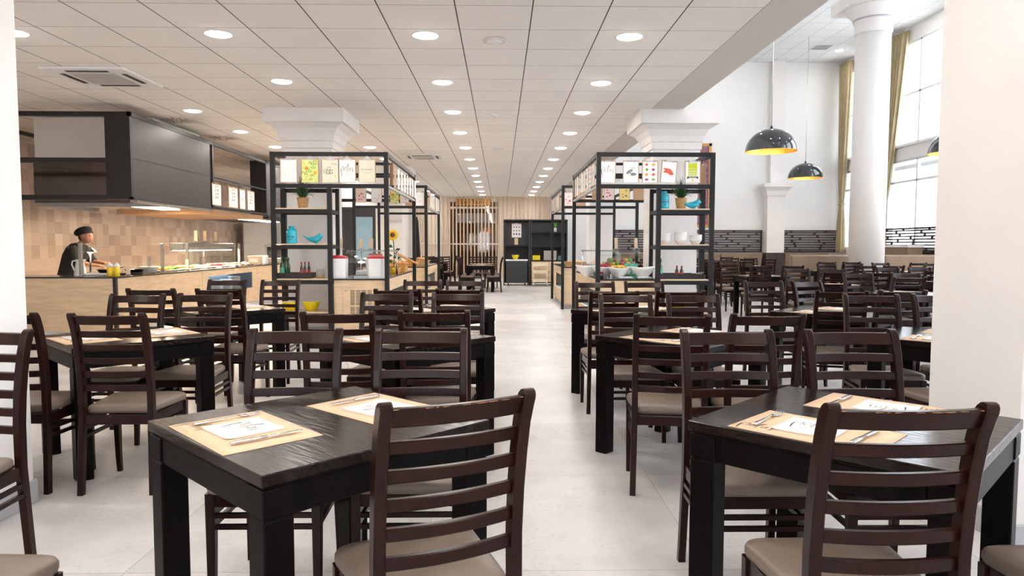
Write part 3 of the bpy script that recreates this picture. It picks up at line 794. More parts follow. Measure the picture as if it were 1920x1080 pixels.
def make_setting_protos():
    r = thing('placemat', 'x', 'placemat'); slab(MB(), .44, .305, .0008, 0, .0, 1).build('paper_mat', 'kraft', r)
    m_ = MB(); logo(m_, (-.205, -.105, 0), (1, 0, 0), (0, 1, 0), .125, (0, 0, .0014)); m_.build('printed_logo', 'ink', r); proto['mat'] = r
    r = thing('napkin', 'x', 'napkin')
    m_ = slab(MB(), .185, .185, .0035, 0, .004, 2); m_.build('paper', 'napkin', r)
    slab(MB(), .183, .183, .001, .0042, .005, 3).build('top_fold', 'napkin', r)
    m_ = MB(); logo(m_, (-.062, -.002, 0), (1, 0, 0), (0, 1, 0), .135, (0, 0, .0058)); m_.build('printed_logo', 'ink', r); proto['napkin'] = r
    # fork
    r = thing('fork', 'x', 'fork')
    def flat(mb, outline, z0, t_): mb.prism([(x, y, z0) for x, y in outline], (0, 0, t_))
    h = MB(); secs = [(-.10, .0085, .004), (-.09, .010, .005), (-.04, .0075, .005), (.0, .0045, .006), (.035, .0035, .008), (.055, .006, .006)]
    h.loft([[(-w_, y, z-.0012), (w_, y, z-.0012), (w_*.7, y, z+.0012), (-w_*.7, y, z+.0012)] for y, w_, z in secs], sm=True); h.build('handle', 'steel', r)
    h = MB(); secs = [(.055, .006, .006), (.066, .0125, .0035), (.080, .0135, .0025)]
    h.loft([[(-w_, y, z-.001), (w_, y, z-.001), (w_, y, z+.001), (-w_, y, z+.001)] for y, w_, z in secs], sm=True)
    for k in range(4):
        x = -.0113+k*.0075
        h.loft([[(x-.0018, y, z-.0008), (x+.0018, y, z-.0008), (x+.0018, y, z+.0008), (x-.0018, y, z+.0008)] for y, z in ((.079, .0025), (.10, .003), (.122, .009))], sm=True)
    h.build('tines', 'steel', r); proto['fork'] = r
    r = thing('table_knife', 'x', 'knife')
    h = MB(); secs = [(-.11, .006, .0035), (-.10, .009, .0045), (-.05, .0085, .0045), (.0, .0065, .004)]
    h.loft([[(-w_, y, z-.0035), (w_, y, z-.0035), (w_*.8, y, z+.002), (-w_*.8, y, z+.002)] for y, w_, z in secs], sm=True); h.build('handle', 'steel', r)
    h = MB(); secs = [(.0, .005, .0035), (.01, .009, .003), (.07, .0105, .003), (.10, .008, .003), (.112, .002, .003)]
    h.loft([[(-w_, y, z-.0008), (w_*.6, y, z-.0008), (w_*.6, y, z+.0008), (-w_, y, z+.0008)] for y, w_, z in secs], sm=True); h.build('blade', 'steel', r); proto['knife'] = r
make_setting_protos()
pused = set()
def put(kind, x, y, z, rz, label, group=None):
    if kind not in pused:
        pused.add(kind); o = proto[kind]; o.location = (x, y, z); o.rotation_euler = (0, 0, rz); o['label'] = label
        if group: o['group'] = group
        return o
    return dup(proto[kind], (x, y, z), rz, label, group)
def setting(tx, ty, deg, side, where, cutlery=True, jig=0.0, dx=0.0, far=0.0):
    """side +1: diner at the local -y side, -1: at the opposite side"""
    a = R(deg)+(0 if side > 0 else PI)
    ca, sa = math.cos(a), math.sin(a)
    def W(lx, ly): return (tx+lx*ca-ly*sa, ty+lx*sa+ly*ca)
    mx_, my_ = dx, -0.235
    x, y = W(mx_, my_); put('mat', x, y, TT+.0006, a+jig, 'brown paper placemat '+where)
    x, y = W(mx_-.015, my_+.005); put('napkin', x, y, TT+.0024, a+jig*1.5+.04, 'folded white napkin '+where)
    if cutlery:
        x, y = W(mx_-.165, my_+.01); put('fork', x, y, TT+.0030, a+.05+jig, 'steel fork '+where)
        x, y = W(mx_+.145, my_+.005); put('knife', x, y, TT+.0062, a-.03+jig, 'steel knife '+where)

S = math.sqrt(.5)
# tables left of the aisle
TL = [(-0.60, 2.30, 'front left dining table, the near black square one by the tilted chair'),
      (-0.595, 4.44, 'black square table second from the front along the left of the aisle'),
      (-0.61, 6.42, 'black square table third from the front along the left of the aisle'),
      (-2.39, 4.48, 'black square table behind the near left pier'),
      (-2.53, 6.41, 'black square table near the oak kitchen counter, left of the yellow bowl')]
TR = [(1.19, 2.29, 'front right dining table, the near black square one beside the right pier'),
      (1.175, 4.49, 'black square table second from the front along the right of the aisle'),
      (1.20, 6.31, 'black square table third from the front along the right of the aisle'),
      (2.90, 4.40, 'black square table in the hall partly hidden by the near right pier'),
      (2.95, 6.15, 'black square table in the hall with sunlit top, behind the pair of near hall chairs')]
for x, y, lab in TL+TR: table(x, y, 45, lab)
# near chairs: A faces away, T faces the camera
CH = [
 (-0.105, 1.665, 25, 'big ladder-back chair at centre front, turned, hiding part of the front left table'),
 (-1.46, 1.50, -3, 'chair at the lower left edge, only its seat corner in view'),
 (-0.874, 2.978, 180, 'left chair facing us behind the front left table'),
 (-0.339, 2.978, 180, 'right chair facing us behind the front left table'),
 (-2.17, 2.945, 180, 'chair facing us at the left edge in front of the near left pier'),
 (-2.635, 3.722, 0, 'chair back seen just past the right side of the near left pier'),
 (-2.062, 3.70, 1, 'chair with full ladder back in front of the table behind the left pier'),
 (-2.637, 5.11, 180, 'left chair facing us at the far side of the table behind the left pier'),
 (-2.175, 5.167, 180, 'right chair facing us at the far side of the table behind the left pier'),
 (-2.865, 5.785, 0, 'left chair back on the near side of the table by the oak kitchen counter'),
 (-2.297, 5.757, -6, 'right chair back on the near side of the table by the oak kitchen counter'),
 (-2.828, 7.283, 180, 'left chair facing us beyond the table by the oak kitchen counter'),
 (-2.250, 7.185, 180, 'right chair facing us beyond the table by the oak kitchen counter'),
 (-0.878, 3.783, 3, 'left chair back on the near side of the second left aisle table'),
 (-0.364, 3.845, 0, 'right chair back on the near side of the second left aisle table'),
 (-0.856, 5.275, 180, 'left chair facing us beyond the second left aisle table'),
 (-0.320, 5.262, 180, 'right chair facing us beyond the second left aisle table'),
 (-0.836, 5.72, -7, 'left chair back on the near side of the third left aisle table'),
 (-0.336, 5.778, -2, 'right chair back on the near side of the third left aisle table'),
 (-0.80, 7.21, 180, 'left chair facing us beyond the third left aisle table'),
 (-0.362, 7.163, 180, 'right chair facing us beyond the third left aisle table'),
 (0.935, 1.580, 0.6, 'big ladder-back chair at lower right in front of the front right table'),
 (1.60, 1.52, 0, 'chair cut by the lower right corner of the picture'),
 (0.963, 2.936, 180, 'left chair facing us behind the front right table'),
 (1.492, 2.935, 180, 'right chair facing us behind the front right table'),
 (0.897, 3.640, -8, 'left chair back on the near side of the second right aisle table'),
 (1.411, 3.667, 0, 'right chair back on the near side of the second right aisle table'),
 (0.922, 5.133, 180, 'left chair facing us beyond the second right aisle table'),
 (1.423, 5.138, 180, 'right chair facing us beyond the second right aisle table'),
 (0.893, 5.487, 0, 'left chair back on the near side of the third right aisle table'),
 (1.434, 5.556, 0, 'right chair back on the near side of the third right aisle table'),
 (0.936, 6.922, 180, 'left chair facing us beyond the third right aisle table, before the right rack'),
 (1.428, 6.932, 180, 'right chair facing us beyond the third right aisle table, before the right rack'),
 # hall, first rows
 (2.66, 3.78, 0, 'chair back in the hall just beyond the near right pier'),
 (2.742, 5.12, 172, 'left of two chairs facing us behind the near hall table'),
 (3.265, 5.153, 180, 'right of two chairs facing us behind the near hall table, cut by the pier'),
 (2.731, 5.556, -14, 'leftmost chair back on the near side of the sunlit hall table'),
 (3.25, 5.61, 0, 'right chair back on the near side of the sunlit hall table'),
 (2.67, 7.055, 180, 'left chair facing us beyond the sunlit hall table'),
 (3.12, 7.06, 203, 'turned chair with a bluish sheen beyond the sunlit hall table'),
]
for x, y, a, lab in CH: chair(x, y, a, 'dark '+lab if not lab.startswith('big') else lab)

# place settings
setting(-0.60, 2.30, -45, 1, 'at the near left corner of the front left table', dx=-0.05, jig=-0.03)
setting(-0.60, 2.30, -45, -1, 'on the far side of the front left table', dx=0.0, jig=0.05)
setting(1.19, 2.29, -45, 1, 'at the near left corner of the front right table', dx=-0.045, jig=-0.02)
setting(1.19, 2.29, -45, -1, 'on the far side of the front right table', dx=-0.01, jig=0.0)
names = ['second left aisle table', 'third left aisle table', 'table behind the left pier', 'table by the oak kitchen counter']
for (x, y, _), nm in zip(TL[1:], names):
    setting(x, y, -45, 1, 'on the near left side of the '+nm, jig=random.uniform(-.08, .08))
    setting(x, y, -45, -1, 'on the far right side of the '+nm, jig=random.uniform(-.08, .08))
names = ['second right aisle table', 'third right aisle table', 'near hall table by the pier', 'sunlit hall table']
for (x, y, _), nm in zip(TR[1:], names):
    setting(x, y, -45, 1, 'on the near left side of the '+nm, jig=random.uniform(-.08, .08))
    setting(x, y, -45, -1, 'on the far right side of the '+nm, jig=random.uniform(-.08, .08))

# hall, farther tables: (x, y, deg, words, [chairs dx, dy, deg])
FAR = [
 (4.95, 8.55, 45, 'behind the sunlit one', [(4.73, 8.03, 0), (5.32, 7.85, 0), (4.70, 9.12, 180), (5.41, 9.25, 180)]),
 (4.92, 10.25, 45, 'second behind the sunlit one', [(4.64, 9.56, -4), (5.16, 9.52, 0), (4.68, 10.97, 180), (5.20, 10.90, 160)]),
 (5.02, 13.42, 0, 'with an exposed square leg', [(4.74, 12.66, 0), (5.33, 12.68, 0), (4.80, 14.62, 180), (4.89, 15.24, 0)]),
 (6.98, 13.5, 45, 'below the nearer dome lamp', [(6.71, 12.79, 0), (7.26, 12.81, 0), (6.71, 14.30, 180), (7.24, 14.25, 180)]),
 (8.75, 13.6, 45, 'beside the near right pier', [(8.45, 12.9, 0), (9.0, 12.9, 0), (8.16, 14.9, 185), (9.0, 14.4, 165)]),
 (7.0, 8.9, 45, 'mostly hidden in mid hall', [(6.72, 8.2, 0), (7.26, 8.2, 0), (6.74, 9.6, 180), (7.28, 9.6, 180)]),
 (6.8, 11.0, 45, 'in the middle row', [(6.5, 10.3, 0), (7.05, 10.3, 0), (6.53, 11.7, 180), (7.08, 11.7, 180)]),
 (7.6, 16.3, 0, 'by the high booth bench', [(7.3, 15.55, 0), (7.85, 15.55, 0)]),
 (9.3, 15.6, 0, 'by the round column', [(9.0, 14.95, 8), (9.55, 14.95, -8)]),
 (5.1, 16.7, 45, 'far back at left', [(4.85, 15.98, 0), (5.4, 16.0, 0), (4.86, 17.4, 180), (5.4, 17.35, 180)]),
 (5.2, 19.3, 45, 'farthest back at left', [(4.95, 18.6, 0), (5.5, 18.6, 0), (4.95, 20.0, 180), (5.5, 20.0, 180)]),
 (7.1, 19.9, 45, 'beyond the high booth bench', [(6.8, 19.2, 0), (7.4, 19.2, 0), (6.85, 20.6, 180), (7.4, 20.6, 180)]),
 (7.1, 22.7, 0, 'by the long wall bench', [(7.13, 22.0, 0)]),
 (3.6, 16.9, 0, 'behind the right rack', [(3.3, 16.1, 0), (3.9, 16.1, 0)]),
 (3.7, 19.6, 0, 'farther behind the right rack', [(3.4, 18.8, 0), (3.95, 18.8, 0)]),
]
sp = {0: 'left chair back', 1: 'right chair back', 2: 'left chair facing us', 3: 'right chair facing us'}
for x, y, a, wd, cs in FAR:
    table(x, y, a, 'black hall table '+wd)
    for k, (cx_, cy_, ca_) in enumerate(cs): chair(cx_, cy_, ca_, 'dark wood %s at the hall table %s' % (sp[k], wd))
    put('mat', x-0.12, y-0.12, TT+.0006, R(a-90), 'brown placemat on the near side of the hall table '+wd)
    put('mat', x+0.17 if a else x+.12, y+0.17, TT+.0006, R(a+90), 'brown placemat on the far side of the hall table '+wd)
# far end of the aisle
FE = [(-0.58, 20.35, 0, 'ending the aisle, nearer one', [(0.05, 20.12, 90, 'right side, nearer'), (0.05, 20.62, 90, 'right side, farther'), (-1.22, 20.0, -90, 'left side, nearest'), (-1.22, 20.5, -90, 'left side, second'), (-1.22, 21.0, -90, 'left side, third')]),
      (-0.58, 21.75, 0, 'ending the aisle, farther one', [(0.05, 21.6, 90, 'right side'), (-1.25, 21.6, -90, 'left side'), (-0.80, 22.5, 180, 'far side, left'), (-0.30, 22.5, 180, 'far side, right')]),
      (-2.15, 20.9, 0, 'at the far left before the slats', [(-2.0, 20.1, 0, 'near side, right'), (-2.45, 20.1, 0, 'near side, left'), (-1.95, 21.7, 180, 'far side')]),
      (-2.2, 23.6, 0, 'closest to the slatted wall', [(-2.35, 22.9, 0, 'near side, left'), (-1.85, 22.9, 0, 'near side, right'), (-1.5, 23.7, 90, 'right side')])]
for x, y, a, wd, cs in FE:
    table(x, y, a, 'dark table '+wd)
    for cx_, cy_, ca_, w2 in cs: chair(cx_, cy_, ca_, 'dark chair, %s, of the table %s' % (w2, wd))
    put('mat', x-0.1, y-0.2, TT+.0006, 0, 'brown placemat on the near edge of the table '+wd)
    put('mat', x+0.1, y+0.2, TT+.0006, PI, 'brown placemat on the far edge of the table '+wd)
# ================================================================ DISPLAY RACKS
ZT = 2.56; ZB = 2.135
def rack(label, xo, xi, xm, Y0, Y1, shelves=True):
    cx, cy = (xo+xi)/2, (Y0+Y1)/2
    r = thing('display_rack', label, 'rack', (cx, cy, 0))
    def B(name, m, x0, x1, y0, y1, z0, z1, b=.002):
        return MB().box(min(x0, x1)-cx, max(x0, x1)-cx, y0-cy, y1-cy, z0, z1, b).build(name, m, r)
    def P(x, y, z1, w_=.06): B('post', 'frame_metal', x-w_/2, x+w_/2, y-w_/2, y+w_/2, 0, z1)
    def RX(x0, x1, y, z, h=.055, w_=.045): B('rail', 'frame_metal', x0, x1, y-w_/2, y+w_/2, z-h/2, z+h/2)
    def RY(x, y0, y1, z, h=.055, w_=.045, name='rail', m='frame_metal'): B(name, m, x-w_/2, x+w_/2, y0, y1, z-h/2, z+h/2)
    for x in (xo, xi):
        for y in (Y0, Y1): P(x, y, ZT+.028)
    a, b_ = min(xo, xi)+.03, max(xo, xi)-.03
    for y in (Y0, Y1):
        RX(a, b_, y, ZT); RX(a, b_, y, ZB)
    RY(xi, Y0+.03, Y1-.03, ZT); RY(xo, Y0+.03, Y1-.03, ZT)
    RY(xi, Y0+.03, Y1-.03, ZB, .03, .05, 'light_trim_rail', 'light_rail')
    if shelves:
        P(xm, Y0, ZB-.028); Yr = Y0+.45
        P(xo, Yr, ZB, .07); P(xm, Yr, ZB, .05)
        x0, x1 = min(xo, xm)+.03, max(xo, xm)-.03
        RX(x0, x1, Yr, ZB-.03)
        for z in (1.84, 1.36, .885, .43):
            RX(x0, x1, Y0, z-.045); RX(x0, x1, Yr, z-.045)
            for xx in (xo, xm): RY(xx, Y0+.03, Yr-.036, z-.045, .05)
            B('shelf_board', 'oak_light', x0, x1, Y0-.02, Yr-.03, z-.017, z)
        xa, xb = sorted((xm, xi))
        for z in (2.49, 2.34): RX(xa+.03, xb-.03, Yr+.05, z, .035)
    return r
YL, YR_ = 9.53, 9.45
rack('tall black metal rack left of the aisle with plant, bottles and clipboards', -3.06, -1.54, -2.305, YL, 12.55)
rack('tall black metal rack right of the aisle with bowls, plant and clipboards', 2.85, 1.315, 2.13, YR_, 12.55)
rack('second black metal frame left of the aisle, behind the first', -3.06, -1.56, -2.3, 14.75, 17.75, False)
rack('second black metal frame right of the aisle, behind the first', 2.85, 1.30, 2.1, 14.65, 17.6, False)

# ---- buffet counters
def counter(label, x0, x1, Y0, Y1, side, grille=False, zt=.885):
    """side: +1 aisle face towards +x, -1 towards -x"""
    cx, cy = (x0+x1)/2, (Y0+Y1)/2
    r = thing('buffet_counter', label, 'counter', (cx, cy, 0))
    def B(name, m, a, b_, c, d, e, f, bb=0.0, par=None): return MB().box(a-cx, b_-cx, c-cy, d-cy, e, f, bb).build(name, m, par or r)
    xa = x1 if side > 0 else x0          # aisle face
    t = .02
    B('worktop', 'worktop', x0, x1, Y0-.01, Y1, zt-.02, zt, .002)
    B('front_panel', 'oak', x0, x1, Y0, Y0+t, .10, zt-.02)
    B('back_panel', 'oak', x0, x1, Y1-t, Y1, .10, zt-.02)
    inner = xa-side*t
    # aisle side: wood band, open recess, wood below
    def S(name, m, y0, y1, z0, z1): B(name, m, min(xa, inner), max(xa, inner), y0, y1, z0, z1)
    S('upper_band', 'oak', Y0+t, Y1-t, zt-.19, zt-.02)
    S('lower_panel', 'oak', Y0+t, Y1-t, .10, .38)
    S('end_strip', 'oak', Y1-.5, Y1-t, .38, zt-.19)
    S('end_strip', 'oak', Y0+t, Y0+.12, .38, zt-.19)
    back = xa-side*.42
    B('recess_back', 'recess', min(back, back+side*.01), max(back, back+side*.01), Y0+t, Y1-t, .38, zt-.19)
    B('recess_floor', 'recess', min(back, inner), max(back, inner), Y0+t, Y1-t, .365, .38)
    B('recess_top', 'recess', min(back, inner), max(back, inner), Y0+t, Y1-t, zt-.19, zt-.175)
    B('recess_light', 'cool_strip', min(back, inner)+.05, min(back, inner)+.08, Y0+.2, Y1-.55, zt-.20, zt-.192)
    xo = x0 if side > 0 else x1
    B('rear_side_panel', 'oak', min(xo, xo+side*t), max(xo, xo+side*t), Y0+t, Y1-t, .10, zt-.02)
    B('plinth', 'brushed', x0+.03, x1-.03, Y0+.03, Y1-.03, 0, .10)
    if grille:
        d = B('vent_door', 'oak', x0+.12, x1-.1, Y0-.006, Y0-.001, .14, .76, .001)
        m_ = MB()
        for c in range(5):
            for k in range(20):
                m_.box(x0+.22-cx+c*.078, x0+.28-cx+c*.078, Y0-.0085-cy, Y0-.006-cy, .30+k*.021 if k < 10 else .02+.30+k*.021, .308+k*.021 if k < 10 else .02+.308+k*.021)
        m_.build('vent_slots', 'tray_black', d)
        MB().lathe([(.009, 0), (.007, .003)], n=12).tr(Matrix.Identity(4)).build('lock', 'steel', d).matrix_local = Matrix.Translation((x0+.16-cx, Y0-.007-cy, .72)) @ Matrix.Rotation(PI/2, 4, 'X')
    return r
counter('oak buffet counter with vent grille, inside the left rack', -2.265, -1.575, YL+.02, 12.50, 1, True)
counter('oak buffet counter holding salad bowls, inside the right rack', 1.35, 2.095, YR_+.02, 12.50, -1)
counter('oak buffet counter with bread baskets, inside the second left frame', -2.9, -1.595, 14.8, 17.68, 1)
counter('oak buffet counter inside the second right frame', 1.335, 2.8, 14.70, 17.52, -1)
# plates in the recesses
def plate_stack(x, y, z, n, r_, label, name='plate_stack', square=False):
    o = MB()
    for k in range(n):
        o.lathe([(r_*.55, k*.012), (r_, k*.012+.012), (r_*.99, k*.012+.015), (r_*.5, k*.012+.004)], n=24)
    q = o.build('dinner_plates', 'porcelain'); q.location = (x, y, z); tag(q, label, 'plates', None); q['kind'] = 'stuff'; return q
def single_plates(x, y, z, n, r_, where, first_=[None]):
    for k in range(n):
        if first_[0] is None:
            m_ = MB().lathe([(.07, 0), (.12, .010), (.125, .014), (.118, .014), (.07, .005)], n=28)
            first_[0] = m_.build('dinner_plate', 'porcelain'); o = first_[0]
        else:
            o = first_[0].copy(); C.objects.link(o)
        o.location = (x, y, z+k*.0145+.001)
        tag(o, 'white plate in the stack '+where, 'plate', 'plates stacked '+where)
for q, (x, y, wh) in enumerate(((-1.79, 15.5, 'in the recess of the second left counter, nearer pile'), (-1.79, 16.1, 'in the recess of the second left counter, middle pile'), (-1.79, 16.7, 'in the recess of the second left counter, far pile'),
                 (1.55, 15.4, 'in the recess of the second right counter, nearer pile'), (1.55, 16.0, 'in the recess of the second right counter, far pile'),
                 (1.56, 10.1, 'in the recess of the first right counter, nearer pile'), (1.56, 10.7, 'in the recess of the first right counter, far pile'))):
    single_plates(x, y, .38, 14, .12, wh)

# ---- clipboards
def blob(mb, x, z, r_, rnd, n=9, sx=1, sz=1, y=0):
    mb.poly([(x+math.cos(2*PI*k/n)*r_*sx*rnd.uniform(.75, 1.15), y, z+math.sin(2*PI*k/n)*r_*sz*rnd.uniform(.75, 1.15)) for k in range(n)])
def leafs(mb, cx, cz, n, L, rnd, y=0, spread=PI):
    for k in range(n):
        a = PI/2+(k/(max(1, n-1))-.5)*spread; x = cx+math.cos(a)*L*.7; z = cz+math.sin(a)*L*.7
        d = Vector((math.cos(a), 0, math.sin(a))); p = Vector((-d.z, 0, d.x))
        c = Vector((x, y, z)); mb.poly([tuple(c-d*L*.5), tuple(c+p*L*.14), tuple(c+d*L*.5), tuple(c-p*L*.14)])
def text_mesh(txt, size, m, root, loc, name='printed_words', align='CENTER', depth=0.0):
    cu = bpy.data.curves.new('t', 'FONT'); cu.body = txt; cu.size = size; cu.align_x = align; cu.extrude = depth
    o = bpy.data.objects.new('t', cu); me = bpy.data.meshes.new_from_object(o)
    bpy.data.objects.remove(o); bpy.data.curves.remove(cu)
    me.transform(Matrix.Translation(loc) @ Matrix.Rotation(PI/2, 4, 'X')); me.materials.clear(); me.materials.append(M[m])
    q = bpy.data.objects.new(name, me); C.objects.link(q); q.parent = root; return q
def clipboard(x, y, z, rz, label, design, w_=.215, h_=.305, tilt=0.0, drop=.10, big=True, group=None):
    """z: top of the board; local -y is the printed face"""
    r = thing('clipboard', label, 'clipboard', (x, y, z), rz, group)
    r.rotation_euler = (0, tilt, rz)
    MB().box(-w_/2, w_/2, 0, .004, -h_, 0).build('board', 'cardboard', r)
    pm = {'logo': 'paper', 'lime': 'paper_lime', 'olive': 'paper_cream', 'cream': 'paper_cream', 'pink': 'paper_pink', 'yellow': 'paper_yellow', 'brown': 'cardboard'}.get(design, 'paper')
    pw, ph = w_*.90, h_*.93
    if design != 'brown': MB().box(-pw/2, pw/2, -.002, -.0003, -h_*.985, -h_*.985+ph).build('paper_sheet', pm, r)
    if big == 'tri':
        c = MB(); c.prism([(-.075, -.006, -.022), (.075, -.006, -.022), (.03, -.006, .01), (.015, -.006, .03), (-.015, -.006, .03), (-.03, -.006, .01)], (0, .010, 0)); c.build('clip', 'brushed', r)
    else:
        c = MB(); c.box(-.05, .05, -.007, .006, -.018, -.002); c.tube([(-.055, -.004, -.002), (-.05, -.007, -.022), (-.04, -.007, -.024)], .004, 6); c.tube([(.055, -.004, -.002), (.05, -.007, -.022), (.04, -.007, -.024)], .004, 6); c.build('clip', 'steel', r)
    MB().tube([(0, 0, 0), (0, 0, drop)], .0015, 5).build('hanging_wire', 'steel', r)
    rnd = random.Random(hash(label) % 1000 if False else sum(map(ord, label)))
    Y = -.0032
    zc = -h_*.52
    if design == 'logo':
        m_ = MB(); logo(m_, (-.085, Y, zc-.0), (1, 0, 0), (0, 0, 1), .19, (0, 0, 0)); m_.build('printed_logo', 'ink', r)
    elif design == 'scribble':
        m_ = MB()
        for k in range(34):
            xx = rnd.uniform(-.07, .07); zz = rnd.uniform(-.25, -.06); m_.box(xx-.012, xx+.012, Y, Y+.0005, zz-.001, zz+.001)
        m_.build('faint_drawing', 'pr_soft', r)
    elif design == 'lime':
        m_ = MB()
        for xx, zz in ((-.045, -.13), (.07, -.19)): blob(m_, xx, zz, .027, rnd, y=Y)
        m_.build('orange_flowers', 'pr_orange', r)
        m_ = MB()
        for xx, zz in ((0, -.07), (.03, -.24), (-.09, -.2), (-.05, -.22), (.07, -.05), (0.01, -.29), (-.03, -.15)): leafs(m_, xx, zz, 4, .028, rnd, Y-.0003, 2.6)
        m_.build('dark_leaves', 'pr_olive', r)
        m_ = MB()
        for xx, zz in ((.05, -.10), (-.02, -.2), (.045, -.15)): leafs(m_, xx, zz, 3, .05, rnd, Y-.0001, 1.6)
        m_.build('green_leaves', 'pr_green', r)
    elif design == 'olive':
        m_ = MB()
        for k in range(13):
            leafs(m_, rnd.uniform(-.07, .04), rnd.uniform(-.24, -.13), 2, .030, rnd, Y, 1.6)
        m_.build('olive_branch', 'pr_olive', r)
        m_ = MB(); blob(m_, .065, -.235, .012, rnd, y=Y); m_.build('yellow_spot', 'pr_lime', r)
        text_mesh('Olive', .035, 'pr_grey', r, (.055, Y, -.085))
    elif design == 'cream':
        text_mesh('RESTAURANT', .026, 'pr_brown', r, (0, Y, -.155));
        m_ = MB(); ribbon(m_, [(-.08, -.16), (-.04, -.185), (0, -.195), (.04, -.185), (.08, -.16)], .004, 1, Vector((0, Y, 0)), Vector((1, 0, 0)), Vector((0, 0, 1)), Vector((0, 0, 0))); m_.build('printed_swash', 'pr_brown', r)
    elif design == 'aubergine':
        m_ = MB(); m_.tr(Matrix.Translation((-.02, Y, -.15)) @ Matrix.Rotation(-.6, 4, 'Y')); blob(m_, 0, 0, .04, rnd, 14, 1.4, .6); m_.M = Matrix.Translation((.03, Y-.0002, -.185)); blob(m_, 0, 0, .045, rnd, 14, 1.1, .45); m_.build('grey_aubergines', 'pr_grey', r)
        m_ = MB(); blob(m_, -.025, -.19, .022, rnd, 10, 1.2, .7, Y-.0006); m_.build('cut_slice', 'paper_cream', r)
        m_ = MB(); leafs(m_, .03, -.115, 4, .03, rnd, Y-.0004, 1.8); m_.build('green_stalk', 'pr_green', r)
    elif design == 'veg':
        mm = {k: MB() for k in ('pr_red', 'pr_green', 'pr_orange', 'pr_pink')}
        ks = list(mm)
        for i in range(4):
            for j in range(2):
                blob(mm[ks[(i+j*2) % 4] if not (i == 3 and j) else 'pr_green'], -.045+j*.09, -.055-i*.066, .022, rnd, 9, 1.2 if i == 3 else 1, .7 if i == 3 else .9, Y)
        for k, v in mm.items():
            if v.v: v.build('vegetable_print', k, r)
    elif design == 'ham':
        m_ = MB()
        for k, (xx, zz, a) in enumerate(((-.03, -.12, .2), (-.035, -.15, -.1), (.015, -.14, 1.1), (0, -.165, .5), (.03, -.15, .9))):
            m_.M = Matrix.Translation((xx, Y-.0002*k, zz)) @ Matrix.Rotation(a, 4, 'Y'); blob(m_, 0, 0, .036, rnd, 10, 1.3, .5)
        m_.build('red_tomatoes', 'pr_red', r)
        m_ = MB(); blob(m_, -.005, -.185, .014, rnd, 9, 1, 1, Y-.0014); blob(m_, .055, -.135, .014, rnd, 9, 1.4, .7, Y-.0014); m_.build('pale_pieces', 'paper_pink', r)
    elif design == 'organic':
        m_ = MB(); m_.box(-.060, .060, Y, Y+.0008, -.105, -.035); m_.build('lime_block', 'pr_lime', r)
        m_ = MB(); m_.box(-.060, .060, Y, Y+.0008, -.165, -.108); m_.build('lime_band', 'pr_lime', r)
        m_ = MB(); m_.box(-.060, .060, Y, Y+.0008, -.205, -.170); m_.build('lime_band', 'pr_lime', r)
        text_mesh('ORGANIC', .029, 'paper', r, (0, Y-.0006, -.150)); text_mesh('NATURAL', .029, 'paper', r, (0, Y-.0006, -.199))
        m_ = MB(); m_.prism([(-.075, Y, -.245), (-.075, Y, -.212), (.075, Y, -.212), (.075, Y, -.245), (.05, Y, -.232), (-.05, Y, -.232)], (0, .0006, 0)); m_.build('ribbon_banner', 'pr_olive', r)
        text_mesh('VEGETARIAN', .017, 'paper', r, (0, Y-.0006, -.229)); m_ = MB(); blob(m_, 0, -.26, .014, rnd, 12, y=Y); m_.build('seal', 'pr_lime', r)
    elif design == 'icons':
        m_ = MB()
        for i in range(3):
            for j in range(3): blob(m_, (-.33+j*.33)*w_*.8, -h_*(.28+i*.24), h_*.05, rnd, 8, 1, .9 if i < 2 else 1.6, Y)
        m_.build('dark_icons', 'pr_olive', r)
    elif design in ('pink', 'plain', 'yellow', 'sketch'):
        m_ = MB(); cc = {'pink': 'pr_pink', 'plain': 'pr_soft', 'yellow': 'pr_grey', 'sketch': 'pr_green'}[design]
        for k in range(6): blob(m_, rnd.uniform(-.05, .05), rnd.uniform(-.24, -.08), .014, rnd, 8, 1.2, .8, Y)
        m_.build('small_print', cc, r)
    return r
# front row, left rack (pixels of the board tops were measured, all hang in the plane of the front rail)
def rowx(px): return aty(px, 300, YL).x
zt_ = aty(600, 297, YL).z
for px, d, lab in ((541, 'scribble', 'clipboard with a faint grey drawing, first from the left on the left rack'),
                   (581, 'lime', 'clipboard with lime green paper and orange flowers on the left rack'),
                   (619, 'olive', 'clipboard with an olive branch drawing on the left rack'),
                   (651, 'logo', 'clipboard with the black script logo on the left rack'),
                   (688, 'cream', 'clipboard with cream paper and brown lettering on the left rack')):
    clipboard(rowx(px), YL-.005, zt_+.0, 0, lab, d, w_=.235, h_=.325, big='tri', drop=ZT-.03-zt_)
zr_ = aty(1200, 301, YR_).z
for px, d, lab, tl in ((1140, 'logo', 'clipboard with the script logo on slanted paper, first on the right rack', 0.02),
                   (1183, 'aubergine', 'clipboard with grey aubergines drawing on the right rack', 0),
                   (1219, 'veg', 'clipboard with eight small vegetable pictures on the right rack', 0),
                   (1256, 'ham', 'tilted clipboard with a red tomato drawing on the right rack', .08),
                   (1299, 'organic', 'clipboard with the lime ORGANIC NATURAL poster on the right rack', 0)):
    clipboard(aty(px, 300, YR_).x, YR_-.005, zr_, 0, lab, d, w_=.215, h_=.30, tilt=tl, drop=ZT-.03-zr_)
